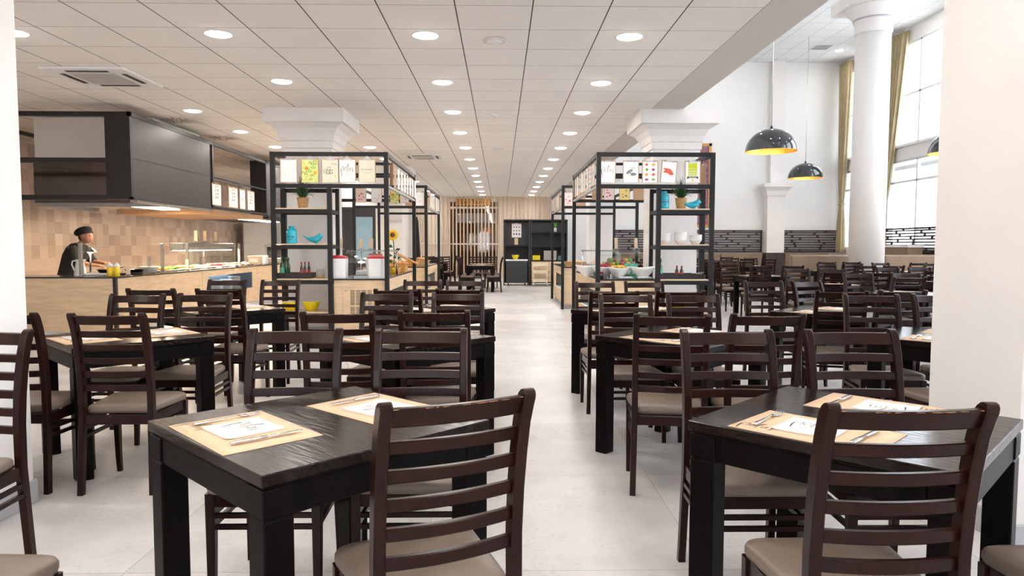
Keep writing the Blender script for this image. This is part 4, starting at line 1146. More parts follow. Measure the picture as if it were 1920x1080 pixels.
# side rows facing the aisle
des = ['plain', 'brown', 'sketch', 'logo', 'plain', 'veg', 'plain', 'sketch', 'plain']
ordn = ['first', 'second', 'third', 'fourth', 'fifth', 'sixth', 'seventh', 'eighth', 'ninth', 'tenth']
for k in range(9):
    clipboard(-1.50, YL+.22+k*.33, 2.47, PI/2+(.35 if k == 0 else 0), 'clipboard hanging on the aisle side of the left rack, %s from the front' % ordn[k], des[k], w_=.225, h_=.31, drop=ZT-.03-2.47)
for k in range(9):
    clipboard(1.27, YR_+.20+k*.33, 2.47, -PI/2+random.uniform(-.08, .08), 'clipboard hanging on the aisle side of the right rack, %s from the front' % ordn[k], des[(k*2+3) % 9], w_=.225, h_=.31, drop=ZT-.03-2.47)
# outer side and rear rows
clipboard(2.80, YR_+.25, 2.47, PI/2, 'brown clipboard hanging sideways at the outer right corner of the right rack', 'brown', drop=.06)
clipboard(-3.00, YL+.25, 2.47, -PI/2, 'brown clipboard hanging sideways at the outer left corner of the left rack', 'brown', drop=.06)
for px, d in ((677, 'pink'), (706, 'plain'), (741, 'lime'), (757, 'plain')):
    p = aty(px, 350, 12.5)
    clipboard(p.x, 12.49, 2.36, 0, 'clipboard with %s paper hanging at the back of the left rack' % {'pink': 'pink', 'plain': 'white', 'lime': 'lime green'}[d] + (', rightmost' if px == 757 else ''), d, w_=.19, h_=.27, drop=ZT-.03-2.36)
for px, d, lab in ((1120, 'brown', 'plain brown clipboard hanging at the back of the right rack, left one'), (1142, 'pink', 'clipboard with pink paper hanging at the back of the right rack'), (1171, 'yellow', 'clipboard with yellow paper hanging at the back of the right rack'), (1197, 'brown', 'plain brown clipboard hanging at the back of the right rack, right one')):
    p = aty(px, 350, 12.5)
    clipboard(p.x, 12.49, 2.42, 0, lab, d, w_=.19, h_=.27, drop=ZT-.03-2.42)
for X_, Y_, pxs, nm in ((-1.56, 14.75, (786, 770), 'second left frame'), (1.30, 14.65, (1066, 1088), 'second right frame')):
    for q, px in enumerate(pxs):
        p = aty(px, 360, Y_)
        clipboard(p.x, Y_-.005, 2.46, 0, 'clipboard with %s paper on the front of the %s' % (('white', 'brown')[q] if nm[7] == 'l' else ('pink', 'brown')[q], nm), ('plain', 'brown')[q] if nm[7] == 'l' else ('pink', 'brown')[q], w_=.22, h_=.30, drop=ZT-.03-2.46)
    for k in range(8):
        clipboard(X_+(.045 if X_ < 0 else -.045), Y_+.25+k*.33, 2.46, (PI/2 if X_ < 0 else -PI/2), 'clipboard on the aisle side of the %s, %s from the front' % (nm, ordn[k]), ['brown', 'plain', 'plain', 'sketch'][k % 4], drop=ZT-.03-2.46)

# ---- things on the left rack
def potted(x, y, z, label, s=1.0):
    r = thing('potted_plant', label, 'plant', (x, y, z)); r.scale = (s, s, s)
    MB().lathe([(.050, 0), (.056, .03), (.066, .10), (.072, .135), (.066, .135), (.060, .11)], n=28).build('wicker_pot', 'basket', r)
    rnd = random.Random(int(x*100)); m_ = MB()
    for k in range(120):
        a = rnd.uniform(0, 2*PI); L = rnd.uniform(.16, .30); out = rnd.uniform(.2, 1.0)
        rings = []
        d = Vector((math.cos(a), math.sin(a), 0)); p = Vector((-d.y, d.x, 0))
        for i in range(6):
            t = i/5; c = d*(.015+L*out*t*.85)+Vector((0, 0, .12+L*(t*(1.35-out*.5)-t*t*out*.75))); wv = .0075*(1-t)+.001
            rings.append([tuple(c+p*wv), tuple(c-p*wv), tuple(c+Vector((0, 0, .001))-p*wv*.1)])
        m_.loft(rings)
    m_.build('grass_leaves', 'leaf', r)
    return r
YS = YL+.22
p = aty(568, 388, YS); potted(p.x, YS, 1.84, 'grassy plant in a wicker pot on the top shelf of the left rack', 1.15)
p = aty(1276, 388, YR_+.22); potted(p.x, YR_+.2, 1.84, 'grassy plant in a wicker pot on the top shelf of the right rack', 1.15)
def blue_bottle(x, y, z, label):
    r = thing('turquoise_bottle', label, 'bottle', (x, y, z))
    MB().lathe([(.060, 0), (.068, .008), (.070, .03), (.070, .165), (.062, .190), (.035, .208), (.033, .215), (.040, .218), (.042, .235), (.038, .242), (.026, .242), (.026, .21)], n=32).build('glazed_body', 'turq', r)
    for k, wd in enumerate(('TIME FOR', 'LIFE')):
        o = text_mesh(wd, .026 if k == 0 else .022, 'ink', r, (0, -.0715, .085-.035*k), depth=.002)
    return r
p = aty(547, 440, YS-.05); blue_bottle(p.x, YS-.05, 1.36, 'turquoise ceramic bottle on the second shelf of the left rack')
p = aty(1245, 380, YR_+.15); blue_bottle(p.x, YR_+.15, 1.84, 'turquoise ceramic bottle on the top shelf of the right rack')
def bird(x, y, z, rz, label):
    r = thing('ceramic_bird', label, 'figurine', (x, y, z), rz)
    secs = [(-.15, .115, .003), (-.13, .100, .010), (-.09, .075, .017), (-.05, .060, .030), (0, .055, .046), (.045, .062, .052), (.075, .085, .046), (.10, .098, .034), (.118, .098, .018), (.135, .088, .004)]
    MB().loft([[(x_, rr*.8*math.cos(2*PI*k/14), max(.004, zc+rr*math.sin(2*PI*k/14))) for k in range(14)] for x_, zc, rr in secs], sm=True).build('body', 'turq', r)
    m_ = MB(); m_.loft([[(.085+dx*.5, .0+s_, .118+dz) for dx, dz, s_ in ((-.018*q, 0, .006*q), (.018*q, 0, .006*q), (.0, .0, -.006*q))] for q in (1,)]+[[(.095, .0, .150)]*3]) if False else m_.cyl((.075, 0, .115), (.082, 0, .155), .014, .001, 8); m_.build('crest', 'turq', r)
    m_ = MB(); m_.ball((.04, -.045, .055), .035, sq=(1.3, .35, .7)); m_.ball((.04, .045, .055), .035, sq=(1.3, .35, .7)); 
    m_.build('wings', 'turq', r)
    m_ = MB(); m_.cyl((.03, 0, 0), (.03, 0, .03), .02, .016); m_.build('foot', 'turq', r)
    return r
p = aty(590, 450, YS); bird(p.x-.01, YS, 1.36, 0, 'turquoise ceramic bird beside the bottle on the left rack')
p = aty(1298, 385, YR_+.15); bird(p.x-.01, YR_+.15, 1.84, 0, 'turquoise ceramic bird beside the plant on the right rack')
# lower shelf: tray with bottles
def tray(x, y, z, w_, d, label):
    r = thing('black_tray', label, 'tray', (x, y, z)); h = .075
    MB().box(-w_/2, w_/2, -d/2, d/2, 0, .01).build('tray_base', 'tray_black', r)
    m_ = MB(); m_.box(-w_/2, w_/2, -d/2, -d/2+.01, .01, h); m_.box(-w_/2, w_/2, d/2-.01, d/2, .01, h); m_.box(-w_/2, -w_/2+.01, -d/2+.01, d/2-.01, .01, h); m_.box(w_/2-.01, w_/2, -d/2+.01, d/2-.01, .01, h); m_.build('tray_sides', 'tray_black', r)
    return r
def bottle(x, y, z, h, r_, gm, lm, cm, label, group=None):
    r = thing('condiment_bottle', label, 'bottle', (x, y, z), group=group)
    MB().lathe([(r_*.9, 0), (r_, .01), (r_, h*.55), (r_*.85, h*.64), (r_*.42, h*.78), (r_*.38, h*.90)], n=20).build('glass_body', gm, r)
    MB().lathe([(r_*1.02, h*.12), (r_*1.02, h*.48)], n=20, cap=False).build('paper_label', lm, r)
    MB().lathe([(r_*.48, h*.87), (r_*.48, h*.99), (r_*.40, h)], n=16).build('bottle_cap', cm, r)
    return r
p = aty(560, 515, YS); tray(p.x-.03, YS, .885, .46, .30, 'black open tray of bottles on the third shelf of the left rack')
for px, hh, rr, lab in ((529, .285, .030, 'leftmost'), (536, .275, .026, 'second'), (541, .27, .025, 'third')):
    k = (529, 536, 541).index(px); p = aty(px, 515, YS-.06+.07*k)
    bottle(p.x, YS-.06+.07*k, .896, hh, rr, 'green_glass', 'label_green' if k == 0 else 'green_glass', 'green_glass', 'green glass oil bottle in the left rack tray, %s' % lab)
for px, yy, lab in ((565.5, -.09, 'left'), (572, -.03, 'middle'), (579.5, .03, 'right')):
    p = aty(px, 515, YS+yy); bottle(p.x, YS+yy, .896, .215, .020, 'dark_glass', 'label_red', 'red', 'small red capped sauce bottle in the left rack tray, %s one' % lab)
p = aty(601, 515, YS); r = thing('glass_jar', 'small clear glass jar at the right end of the left rack shelf', 'jar', (p.x, YS, .885)); MB().lathe([(.055, 0), (.06, .01), (.06, .09), (.052, .10), (.052, .12)], n=24, cap=False).build('jar_wall', 'glass', r); MB().lathe([(.05, .004), (.05, .055)], n=20).build('filling', 'food_pale', r)
def yellow_bowl(x, y, z, s, label):
    r = thing('yellow_bowl', label, 'bowl', (x, y, z)); r.scale = (s, s, s)
    rings = []
    for rr, zz in [(.065, 0), (.075, .004), (.10, .05), (.128, .12), (.132, .125), (.138, .135), (.138, .150), (.132, .154)]:
        rings.append([((rr+(.004*abs(math.sin(k*PI/4)) if .004 < zz < .125 else 0))*math.cos(2*PI*k/48), (rr+(.004*abs(math.sin(k*PI/4)) if .004 < zz < .125 else 0))*math.sin(2*PI*k/48), zz) for k in range(48)])
    MB().loft(rings, True, False).poly(rings[0]).build('outer_wall', 'yellow', r)
    MB().lathe([(.132, .154), (.124, .13), (.10, .06), (.065, .012), (.001, .010)], n=48, cap=False).build('inner_wall', 'porcelain', r)
    return r
p = aty(584, 583, YS); yellow_bowl(p.x, YS, .43, .86, 'yellow ribbed bowl on the bottom shelf of the left rack, right one')
p = aty(553, 583, YS); yellow_bowl(p.x-.07, YS+.02, .43, .82, 'yellow ribbed bowl behind a chair on the left rack, left one')
p = aty(1272, 583, YR_+.2); yellow_bowl(p.x, YR_+.2, .43, .82, 'yellow ribbed bowl at the bottom of the right rack')
# right rack shelves
def bowl_stack(x, y, z, n, label0):
    for k in range(n):
        m_ = MB().lathe([(.045, 0), (.05, .004), (.082, .05), (.088, .075), (.084, .075), (.078, .052), (.04, .010)], n=28)
        o = m_.build('soup_bowl', 'porcelain'); o.location = (x, y, z+.001+k*.019); tag(o, 'white bowl in the %s stack on the right rack' % label0, 'bowl', 'bowls in the %s stack' % label0)
for px, n, lb in ((1246.5, 5, 'left'), (1276, 6, 'middle'), (1304, 4, 'right')):
    p = aty(px, 450, YR_+.2); bowl_stack(p.x, YR_+.2, 1.36, n, lb)
p = aty(1275, 515, YR_+.22); tray(p.x-.06, YR_+.22, .885, .50, .28, 'long black tray of bottles on the third shelf of the right rack')
p = aty(1238, 510, YR_+.14); bottle(p.x, YR_+.14, .896, .27, .032, 'green_glass', 'label_green', 'green_glass', 'green glass oil bottle in the right rack tray')
for px, yy, lab in ((1269, .22, 'left'), (1278, .14, 'right')):
    p = aty(px, 510, YR_+yy); bottle(p.x, YR_+yy, .896, .17, .026, 'dark_glass', 'label_red', 'red', 'small red capped sauce bottle in the right rack tray, %s one' % lab)
p = aty(1303, 515, YR_+.2); r = thing('wicker_basket', 'dark basket of sachets at the right end of the right rack shelf', 'basket', (p.x+.02, YR_+.2, .885))
MB().box(-.10, .10, -.09, .09, 0, .06, .008).build('basket_body', 'tray_black', r); m_ = MB(); rnd = random.Random(4)
for k in range(12): m_.M = Matrix.Translation((rnd.uniform(-.08, .08), rnd.uniform(-.06, .06), .068+.008*(k % 3))) @ Matrix.Rotation(rnd.uniform(0, 3), 4, 'Z'); m_.box(-.03, .03, -.012, .012, 0, .004)
o = m_.build('sachets', 'fridge_grey', r); o['kind'] = 'stuff'

# ---- left counter
ZC = .886
def bin_(px, label):
    y = YL+.16; p = aty(px, 500, y); r = thing('condiment_dispenser', label, 'dispenser', (p.x, y, ZC))
    rings = []
    for z, h in ((0, .108), (.02, .112), (.24, .118), (.275, .118)):
        e = .03; rings.append([(h-e, -h, z), (h, -h+e, z), (h, h-e, z), (h-e, h, z), (-h+e, h, z), (-h, h-e, z), (-h, -h+e, z), (-h+e, -h, z)])
    MB().loft(rings).build('white_body', 'white_plastic', r)
    rings = []
    for z, h in ((.272, .120), (.285, .120), (.305, .09), (.315, .05)):
        e = .03*h/.12; rings.append([(h-e, -h, z), (h, -h+e, z), (h, h-e, z), (h-e, h, z), (-h+e, h, z), (-h, h-e, z), (-h, -h+e, z), (-h+e, -h, z)])
    MB().loft(rings).build('red_lid', 'red', r)
    m_ = MB()
    for k in range(7): m_.box(-.035+k*.010, -.029+k*.010, -.1195, -.1185, .222, .232)
    m_.build('faint_lettering', 'pr_soft', r)
bin_(634.5, 'white container with red lid on the left counter, left one')
bin_(706.5, 'white container with red lid on the left counter, right one')
def guard(label, x0, x1, y0, y1, z0, z1, r_=.18):
    cx, cy = (x0+x1)/2, (y0+y1)/2
    r = thing('sneeze_guard', label, 'sneeze guard', (cx, cy, 0))
    m_ = MB(); n = 10
    def fn(u, v):
        a = v*PI/2; return (x0-cx+(x1-x0)*u, y0-cy+r_*(1-math.sin(a)) if v < 1 else y0-cy, z1-r_*(math.cos(a))*.0-(1-math.cos(a))*0-r_*(1-math.cos(PI/2-a)) if False else z1-r_*(1-math.sin(PI/2-a+0)) )
    prof = [(y0+.0, z1-r_)]+[(y0+r_*(1-math.cos(PI/2*i/8)), z1-r_+r_*math.sin(PI/2*i/8)) for i in range(1, 9)]+[(y1, z1)]
    m_.loft([[(x-cx, a-cy, b_) for a, b_ in prof]+[(x-cx, a-cy+.004, b_-.006) for a, b_ in reversed(prof)] for x in (x0, x1)])
    m_.build('curved_glass', 'glass', r)
    for x in (x0+.02, x1-.02):
        MB().tube([(x-cx, y1-cy-.02, z0), (x-cx, y1-cy-.02, z1-.008)], .014).build('support', 'steel', r)
    MB().box(x0-cx, x1-cx, y1-cy-.04, y1-cy, z1-.03, z1-.008).build('top_bar', 'brushed', r)
    MB().box(-.03, .03, y0+r_*.3-cy, y0+r_*.6-cy, z1-r_*.8, z1-r_*.2).build('bracket', 'brushed', r)
guard('curved glass guard over the left counter behind the red lidded containers', -2.22, -1.62, YL+.48, YL+1.6, ZC, 1.27)
guard('curved glass guard over the right counter above the fruit', 1.40, 2.05, YR_+.7, YR_+2.7, ZC, 1.27)
def stand(x, y, z, label, h=.17, m='oak_light', rz=0):
    r = thing('label_stand', label, 'sign', (x, y, z), rz)
    MB().prism([(-.028, 0, .02), (.028, 0, .02), (.026, .03, h), (-.030, .03, h)], (0, .006, 0)).build('wooden_tag', m, r)
    MB().tube([(-.045, -.02, .004), (-.02, .0, .025), (.02, .0, .025), (.045, -.02, .004), (.05, .03, .004), (-.05, .03, .004), (-.045, -.02, .004)], .0035, 6).build('wire_foot', 'brushed', r)
for px, lb in ((640, 'left'), (678, 'middle'), (697, 'right')):
    p = aty(px, 450, YL+1.55); stand(p.x, YL+1.50, 1.272, 'small wooden tag standing on the left glass guard, %s one' % lb)
for px, lb in ((1154, 'left'), (1191, 'right')):
    p = aty(px, 450, YR_+2.6); stand(p.x, YR_+2.5, 1.272, 'small wooden tag standing on the right glass guard, %s one' % lb, .20)
# white machine and steel trays between the containers
r = thing('food_warmer', 'steel food display tray between the two red lidded containers', 'tray', (-1.92, YL+.42, ZC))
MB().box(-.11, .11, -.22, .22, 0, .03).build('base', 'brushed', r); MB().prism([(-.10, -.20, .03), (-.10, .20, .03), (-.10, .20, .14), (-.10, -.10, .14)], (.20, 0, 0)).build('slanted_cover', 'glass', r)
MB().box(-.10, .10, -.15, .2, .03, .10, .01).build('ice_tray', 'fridge_grey', r)
r = thing('cereal_dispenser', 'white and red machine behind the steel tray on the left counter', 'dispenser', (-1.88, YL+1.0, ZC))
MB().box(-.12, .12, -.12, .12, 0, .30, .02).build('body', 'white_plastic', r); MB().ball((-.05, 0, .30), .06, sq=(1, 1, .6)).build('red_lid', 'red', r); MB().ball((.06, 0, .30), .06, sq=(1, 1, .6)).build('red_lid', 'red', r)
MB().box(-.02, .08, -.126, -.12, .17, .21).build('yellow_label', 'pr_orange', r)
# cutlery jugs, pan and pastries right part of left counter
r = thing('steel_jug', 'small steel jug with tongs on the left counter by the aisle', 'jug', (-1.69, YL+.55, ZC)); MB().lathe([(.05, 0), (.055, .10), (.050, .14), (.046, .14), (.048, .01)], n=24).build('jug_body', 'steel', r); MB().tube([(.02, 0, .08), (.07, .02, .20)], .006).build('tongs', 'steel', r)
def basket(x, y, z, w_, d, h, m, label, fill=None, fm='bread', nf=9, seed=0, fs=.06):
    r = thing('bread_basket', label, 'basket', (x, y, z))
    rings = [[(-a*w_/2, -a*d/2, zz), (a*w_/2, -a*d/2, zz), (a*w_/2, a*d/2, zz), (-a*w_/2, a*d/2, zz)] for a, zz in ((.92, 0), (1, h), (.97, h), (.90, .015))]
    MB().loft(rings).build('basket_wall', m, r)
    rnd = random.Random(seed)
    for k in range(nf):
        a = rnd.uniform(0, 2*PI); q = rnd.uniform(0, .38)
        o = MB().tr(Matrix.Rotation(rnd.uniform(0, 3), 4, 'Z')).ball((0, 0, 0), fs, 12, 8, (1.35, .75, .62)).build({'bread': 'bread_roll', 'food_pale': 'pastry', 'food_red': 'fruit', 'food_yellow': 'fruit', 'lettuce': 'lettuce_head'}.get(fm, 'item'), fm)
        o.location = (x+math.cos(a)*q*w_, y+math.sin(a)*q*d, z+h*.75+fs*.35+rnd.uniform(0, fs*.6)); tag(o, '%s heaped in the %s' % ({'bread': 'brown bread roll', 'food_pale': 'pale pastry', 'food_red': 'red fruit', 'food_yellow': 'yellow fruit'}.get(fm, 'item'), label), 'food', 'food in the '+label[:60])
    return r
basket(-1.86, YL+2.05, ZC, .40, .30, .09, 'orange_wood', 'honey wooden bread box on the left counter', nf=7, seed=1)
basket(-1.83, YL+2.55, ZC, .44, .34, .14, 'orange_wood', 'taller bread crate on the left counter', nf=9, seed=2, fs=.075)
basket(-2.15, 15.1, ZC, .80, .34, .11, 'orange_wood', 'long honey wooden crate on the second left counter', fm='food_pale', nf=12, seed=3, fs=.055)
basket(-1.80, 16.1, ZC, .30, .34, .12, 'basket', 'round topped basket farther along the second left counter', nf=7, seed=5)
# leaning wooden bread board
r = thing('bread_board', 'leaning brown wooden bread tray above the crates on the left counter', 'tray', (-1.80, YL+2.95, ZC))
MB().tr(Matrix.Rotation(.45, 4, 'Y')).box(-.20, .24, -.12, .12, .24, .27, .01).build('board', 'bread', r); MB().box(-.04, .03, -.06, .06, 0, .22).build('stand', 'oak', r)
# low dishes
for k, (px, py_, rr, m_, lb) in enumerate(((755, 498, .09, 'fridge_grey', 'grey dish'), (775, 492, .08, 'food_pale', 'dish of pastries'), (765, 497, .05, 'tray_black', 'dark spoon dish'))):
    p = onz(px, py_, ZC); q = Vector((max(min(p.x, -1.70), -2.0), p.y, 0)); r = thing('serving_dish', 'shallow round %s near the aisle edge of the left counter' % lb, 'dish', (q.x, YL+.95+.33*k, ZC))
    MB().lathe([(.05, 0), (rr, .03), (rr*.95, .033), (.05, .01)], n=24).build('dish', 'porcelain', r); MB().ball((0, 0, .022), rr*.8, 14, 8, (1, 1, .25)).build('contents', m_, r)
# sunflower
r = thing('sunflower_vase', 'single yellow sunflower in a low pot on the left counter', 'flower', (-1.745, YL+1.95, ZC)); S_ = Vector((0, 0, 0))
MB().lathe([(.04, 0), (.055, .06), (.05, .09)], n=20).build('pot', 'yellow', r)
MB().tube([(0, 0, .08), (.01, 0, .3), (0, -.01, .50), (-.01, -.03, .60)], .008).build('stem', 'leaf', r)
fc = Vector((-.01, -.045, .62)); m_ = MB(); rnd = random.Random(8)
for ly, n, L in ((0, 18, .095), (.01, 18, .105)):
    for k in range(n):
        a = 2*PI*(k+ly*30)/n; d = Vector((math.cos(a), 0, math.sin(a))); pp = Vector((-d.z, 0, d.x)); b0 = fc+d*.03; e = fc+d*L*rnd.uniform(.88, 1.05)+Vector((0, ly+rnd.uniform(-.012, .01), 0)); mid = (b0+e)/2+Vector((0, -.010, 0))
        m_.loft([[tuple(b0+pp*.006), tuple(b0-pp*.006), tuple(b0+Vector((0, .003, 0)))], [tuple(mid+pp*.015), tuple(mid-pp*.015), tuple(mid+Vector((0, .004, 0)))], [tuple(e+pp*.001), tuple(e-pp*.001), tuple(e+Vector((0, .001, 0)))]])
m_.build('petals', 'petal', r); MB().ball(tuple(fc), .042, 16, 8, (1, .35, 1)).build('seed_head', 'seedhead', r)
m_ = MB()
for (x, z, a, L) in ((-.03, .42, 2.6, .10), (.05, .36, .5, .11), (-.05, .28, 2.9, .12), (.04, .24, .2, .11), (0, .22, 1.3, .1), (-.03, .2, 3.4, .09)):
    d = Vector((math.cos(a), -.15, math.sin(a)*.8)); pp = Vector((-d.z, .2, d.x)); c = Vector((x*.3, 0, z))
    m_.loft([[tuple(c), tuple(c+Vector((0, .001, 0))), tuple(c+Vector((.001, 0, 0)))], [tuple(c+d*L*.5+pp*.03), tuple(c+d*L*.5+Vector((0, .004, 0))), tuple(c+d*L*.5-pp*.03)], [tuple(c+d*L), tuple(c+d*L+Vector((0, .001, 0))), tuple(c+d*L+Vector((.001, 0, 0)))]])
m_.build('leaves', 'leaf', r)

# ---- right counter: bowls of salad and fruit
def salad_bowl(px, py_, y, s, label, fill=None, square=False, ny=14, foot=True):
    p = aty(px, py_, y); r = thing('salad_bowl', label, 'bowl', (p.x, y, ZC+(0 if not foot else 0)))
    n = 32; rings = []
    for rr, z in ((.05, 0), (.052, .012), (.075, .03), (.12, .08), (.150, .14), (.156, .16), (.150, .16), (.115, .085), (.06, .035)):
        rings.append([(rr*s*math.cos(2*PI*k/n)*(1+.10*abs(math.cos(4*PI*k/n/1.0))*(z/.16)), rr*s*math.sin(2*PI*k/n), z*s*(1+.06*math.cos(4*PI*k/n)*(z > .1))) for k in range(n)])
    MB().loft(rings, True, True).build('bowl_wall', 'porcelain', r)
    if fill:
        rnd = random.Random(px); m_ = MB()
        for k in range(46):
            a = rnd.uniform(0, 2*PI); q = math.sqrt(rnd.uniform(0, 1))*.125*s
            m_.ball((math.cos(a)*q, math.sin(a)*q, .125*s+(1-(q/(.13*s))**2)*.05*s+rnd.uniform(-.005, .01)), rnd.uniform(.014, .024), 7, 5)
        o = m_.build('bowl_filling', fill, r); o['kind'] = 'stuff'
    return r
salad_bowl(1205, 500, YR_+.22, 1.0, 'big white bowl at the right front corner of the right counter')
salad_bowl(1161, 505, YR_+.30, .95, 'white bowl of yellow salad in the middle of the right counter', 'food_yellow')
salad_bowl(1132, 512, YR_+.55, 1.0, 'white bowl of red fruit behind the front post of the right rack', 'food_red')
salad_bowl(1100, 500, YR_+.95, 1.0, 'stacked white bowl at the aisle edge of the right counter')
for k in range(4):
    m_ = MB().lathe([(.07, 0), (.13, .055), (.135, .06), (.12, .055), (.06, .01)], n=28); o = m_.build('serving_bowl', 'porcelain'); o.location = (1.52, YR_+1.35, ZC+.001+k*.03); tag(o, 'white bowl in the stack at the aisle edge of the right counter', 'bowl', 'stacked bowls at the aisle edge')
fr = [('food_red', 'red'), ('food_yellow', 'yellow'), ('lettuce', 'green'), ('food_red', 'red'), ('food_yellow', 'yellow')]
r = thing('fruit_stand', 'raised white tray holding fruit at the back of the right counter', 'tray', (1.72, YR_+1.35, ZC)); 
r.location = (1.80, YR_+1.15, ZC)
MB().box(-.23, .23, -.17, .17, .12, .14, .005).build('tray_plate', 'porcelain', r)
for sx in (-1, 1):
    for sy in (-1, 1): MB().cyl((sx*.17, sy*.12, 0), (sx*.17, sy*.12, .12), .012).build('leg', 'steel', r)
rnd = random.Random(12)
for k in range(34):
    m_, nm = fr[k % 5]; lay = k//17
    x = -.20+(k % 17 % 6)*.078+rnd.uniform(-.01, .01); y = -.12+((k % 17)//6)*.11+rnd.uniform(-.01, .01)
    o = MB().ball((0, 0, 0), .036, 12, 8).build('fruit_piece', m_); o.location = (1.80+x*(1-.25*lay), YR_+1.15+y*(1-.25*lay), ZC+.177+lay*.055)
    tag(o, '%s fruit heaped on the raised tray of the right counter' % nm, 'fruit', '%s fruit on the raised tray' % nm)
for k, (px, lb) in enumerate(((1176, 'left'), (1190, 'right'))):
    p = aty(px, 500, YR_+.55); r = thing('green_packet', 'green and white packet standing behind the bowls on the right counter, %s one' % lb, 'packet', (p.x, YR_+.52+.06*k, ZC))
    MB().loft([[(-.05, -.02, 0), (.05, -.02, 0), (.05, .02, 0), (-.05, .02, 0)], [(-.045, -.03, .08), (.045, -.03, .08), (.045, .03, .08), (-.045, .03, .08)], [(-.05, -.002, .20), (.05, -.002, .20), (.05, .002, .20), (-.05, .002, .20)]]).build('bag', 'label_green', r); MB().box(-.03, .03, -.034, -.030, .05, .12).build('white_label', 'paper', r)
for k, (x, lb) in enumerate(((1.72, 'left'), (1.98, 'right'))):
    r = thing('steel_tray', 'shallow steel tray at the front of the right counter, %s one' % lb, 'tray', (x, YR_+.16, ZC)); MB().box(-.11, .11, -.08, .08, 0, .018, .004).build('tray_plate', 'steel', r); MB().box(-.09, .09, -.06, .06, .018, .026, .003).build('napkins', 'paper', r)
    if k == 0: pass
r = thing('jam_jar', 'dark jar beside the red fruit bowl at the corner of the right counter', 'jar', (1.40, YR_+.28, ZC)); MB().lathe([(.03, 0), (.034, .01), (.034, .07), (.028, .08)], n=20).build('jar_body', 'dark_glass', r); MB().lathe([(.031, .08), (.031, .095)], n=20).build('lid', 'red', r)
basket(1.62, 15.1, ZC, .44, .34, .10, 'basket', 'wicker basket of pale pastries on the second right counter', fm='food_pale', nf=10, seed=7, fs=.055)
r = thing('pedestal_bowl', 'white pedestal bowl at the far side of the first right counter', 'bowl', (1.62, YR_+2.3, ZC)); MB().lathe([(.06, 0), (.02, .03), (.02, .06), (.13, .13), (.15, .17), (.14, .17), (.02, .08)], n=28).build('bowl_wall', 'porcelain', r); MB().ball((0, 0, .16), .12, 14, 8, (1, 1, .35)).build('filling', 'food_pale', r)

# ================================================================ KITCHEN
XC = -5.45
def kitchen_counter():
    r = thing('kitchen_counter', 'long oak fronted kitchen counter with dark top along the left', 'counter', (XC-.6, 14.6, 0)); cx, cy = XC-.6, 14.6
    def B(name, m, a, b_, c, d, e, f, bb=0.0): return MB().box(a-cx, b_-cx, c-cy, d-cy, e, f, bb).build(name, m, r)
    Ys, Ye = 10.0, 19.6
    B('worktop', 'worktop', -8.13, XC+.01, Ys-.01, Ys+.62, .865, .885); B('worktop', 'worktop', XC-.72, XC+.01, Ys+.62, Ye, .865, .885)
    B('front_panel', 'oak', -8.13, XC-.045, Ys, Ys+.02, .10, .865)
    B('corner_post', 'hood_black', XC-.045, XC, Ys-.002, Ys+.045, .0, .865)
    js = [10.045, 12.88, 15.78, 19.6]
    for i, (a, b_) in enumerate(zip(js, js[1:])):
        if i == 1:
            B('side_panel', 'oak', XC-.02, XC, a+.008, 13.15, .10, .865); B('side_panel', 'oak', XC-.02, XC, 15.48, b_-.008, .10, .865)
            B('side_panel', 'oak', XC-.02, XC, 13.15, 15.48, .10, .41); B('side_panel', 'oak', XC-.02, XC, 13.15, 15.48, .75, .865)
            B('recess_lining', 'recess', XC-.45, XC-.44, 13.15, 15.48, .41, .75); B('recess_floor', 'recess', XC-.44, XC-.02, 13.15, 15.48, .40, .41); B('recess_top', 'recess', XC-.44, XC-.02, 13.15, 15.48, .75, .76)
            B('recess_end', 'recess', XC-.44, XC-.02, 13.14, 13.15, .41, .75); B('recess_end', 'recess', XC-.44, XC-.02, 15.48, 15.49, .41, .75)
            B('recess_light', 'cool_strip', XC-.40, XC-.37, 13.3, 15.3, .742, .748)
        else: B('side_panel', 'oak', XC-.02, XC, a+.008, b_-.008, .10, .865)
        B('joint_strip', 'hood_black', XC-.03, XC-.006, a-.008, a+.008, .10, .865)
    B('plinth', 'white_plastic', -8.13, XC-.06, Ys+.05, Ys+.08, 0, .10); B('plinth', 'white_plastic', XC-.09, XC-.06, Ys+.08, Ye-.05, 0, .10)
    B('back_panel', 'brushed', XC-.72, XC-.70, Ys+.62, Ye, .10, .865)
kitchen_counter()
for q, (y, wh) in enumerate(((13.6, 'near pile'), (14.1, 'second pile'), (14.6, 'third pile'), (15.05, 'far pile'))):
    single_plates(XC-.24, y, .41, 15 if q < 3 else 18, .12, 'in the lit recess of the kitchen counter, '+wh)
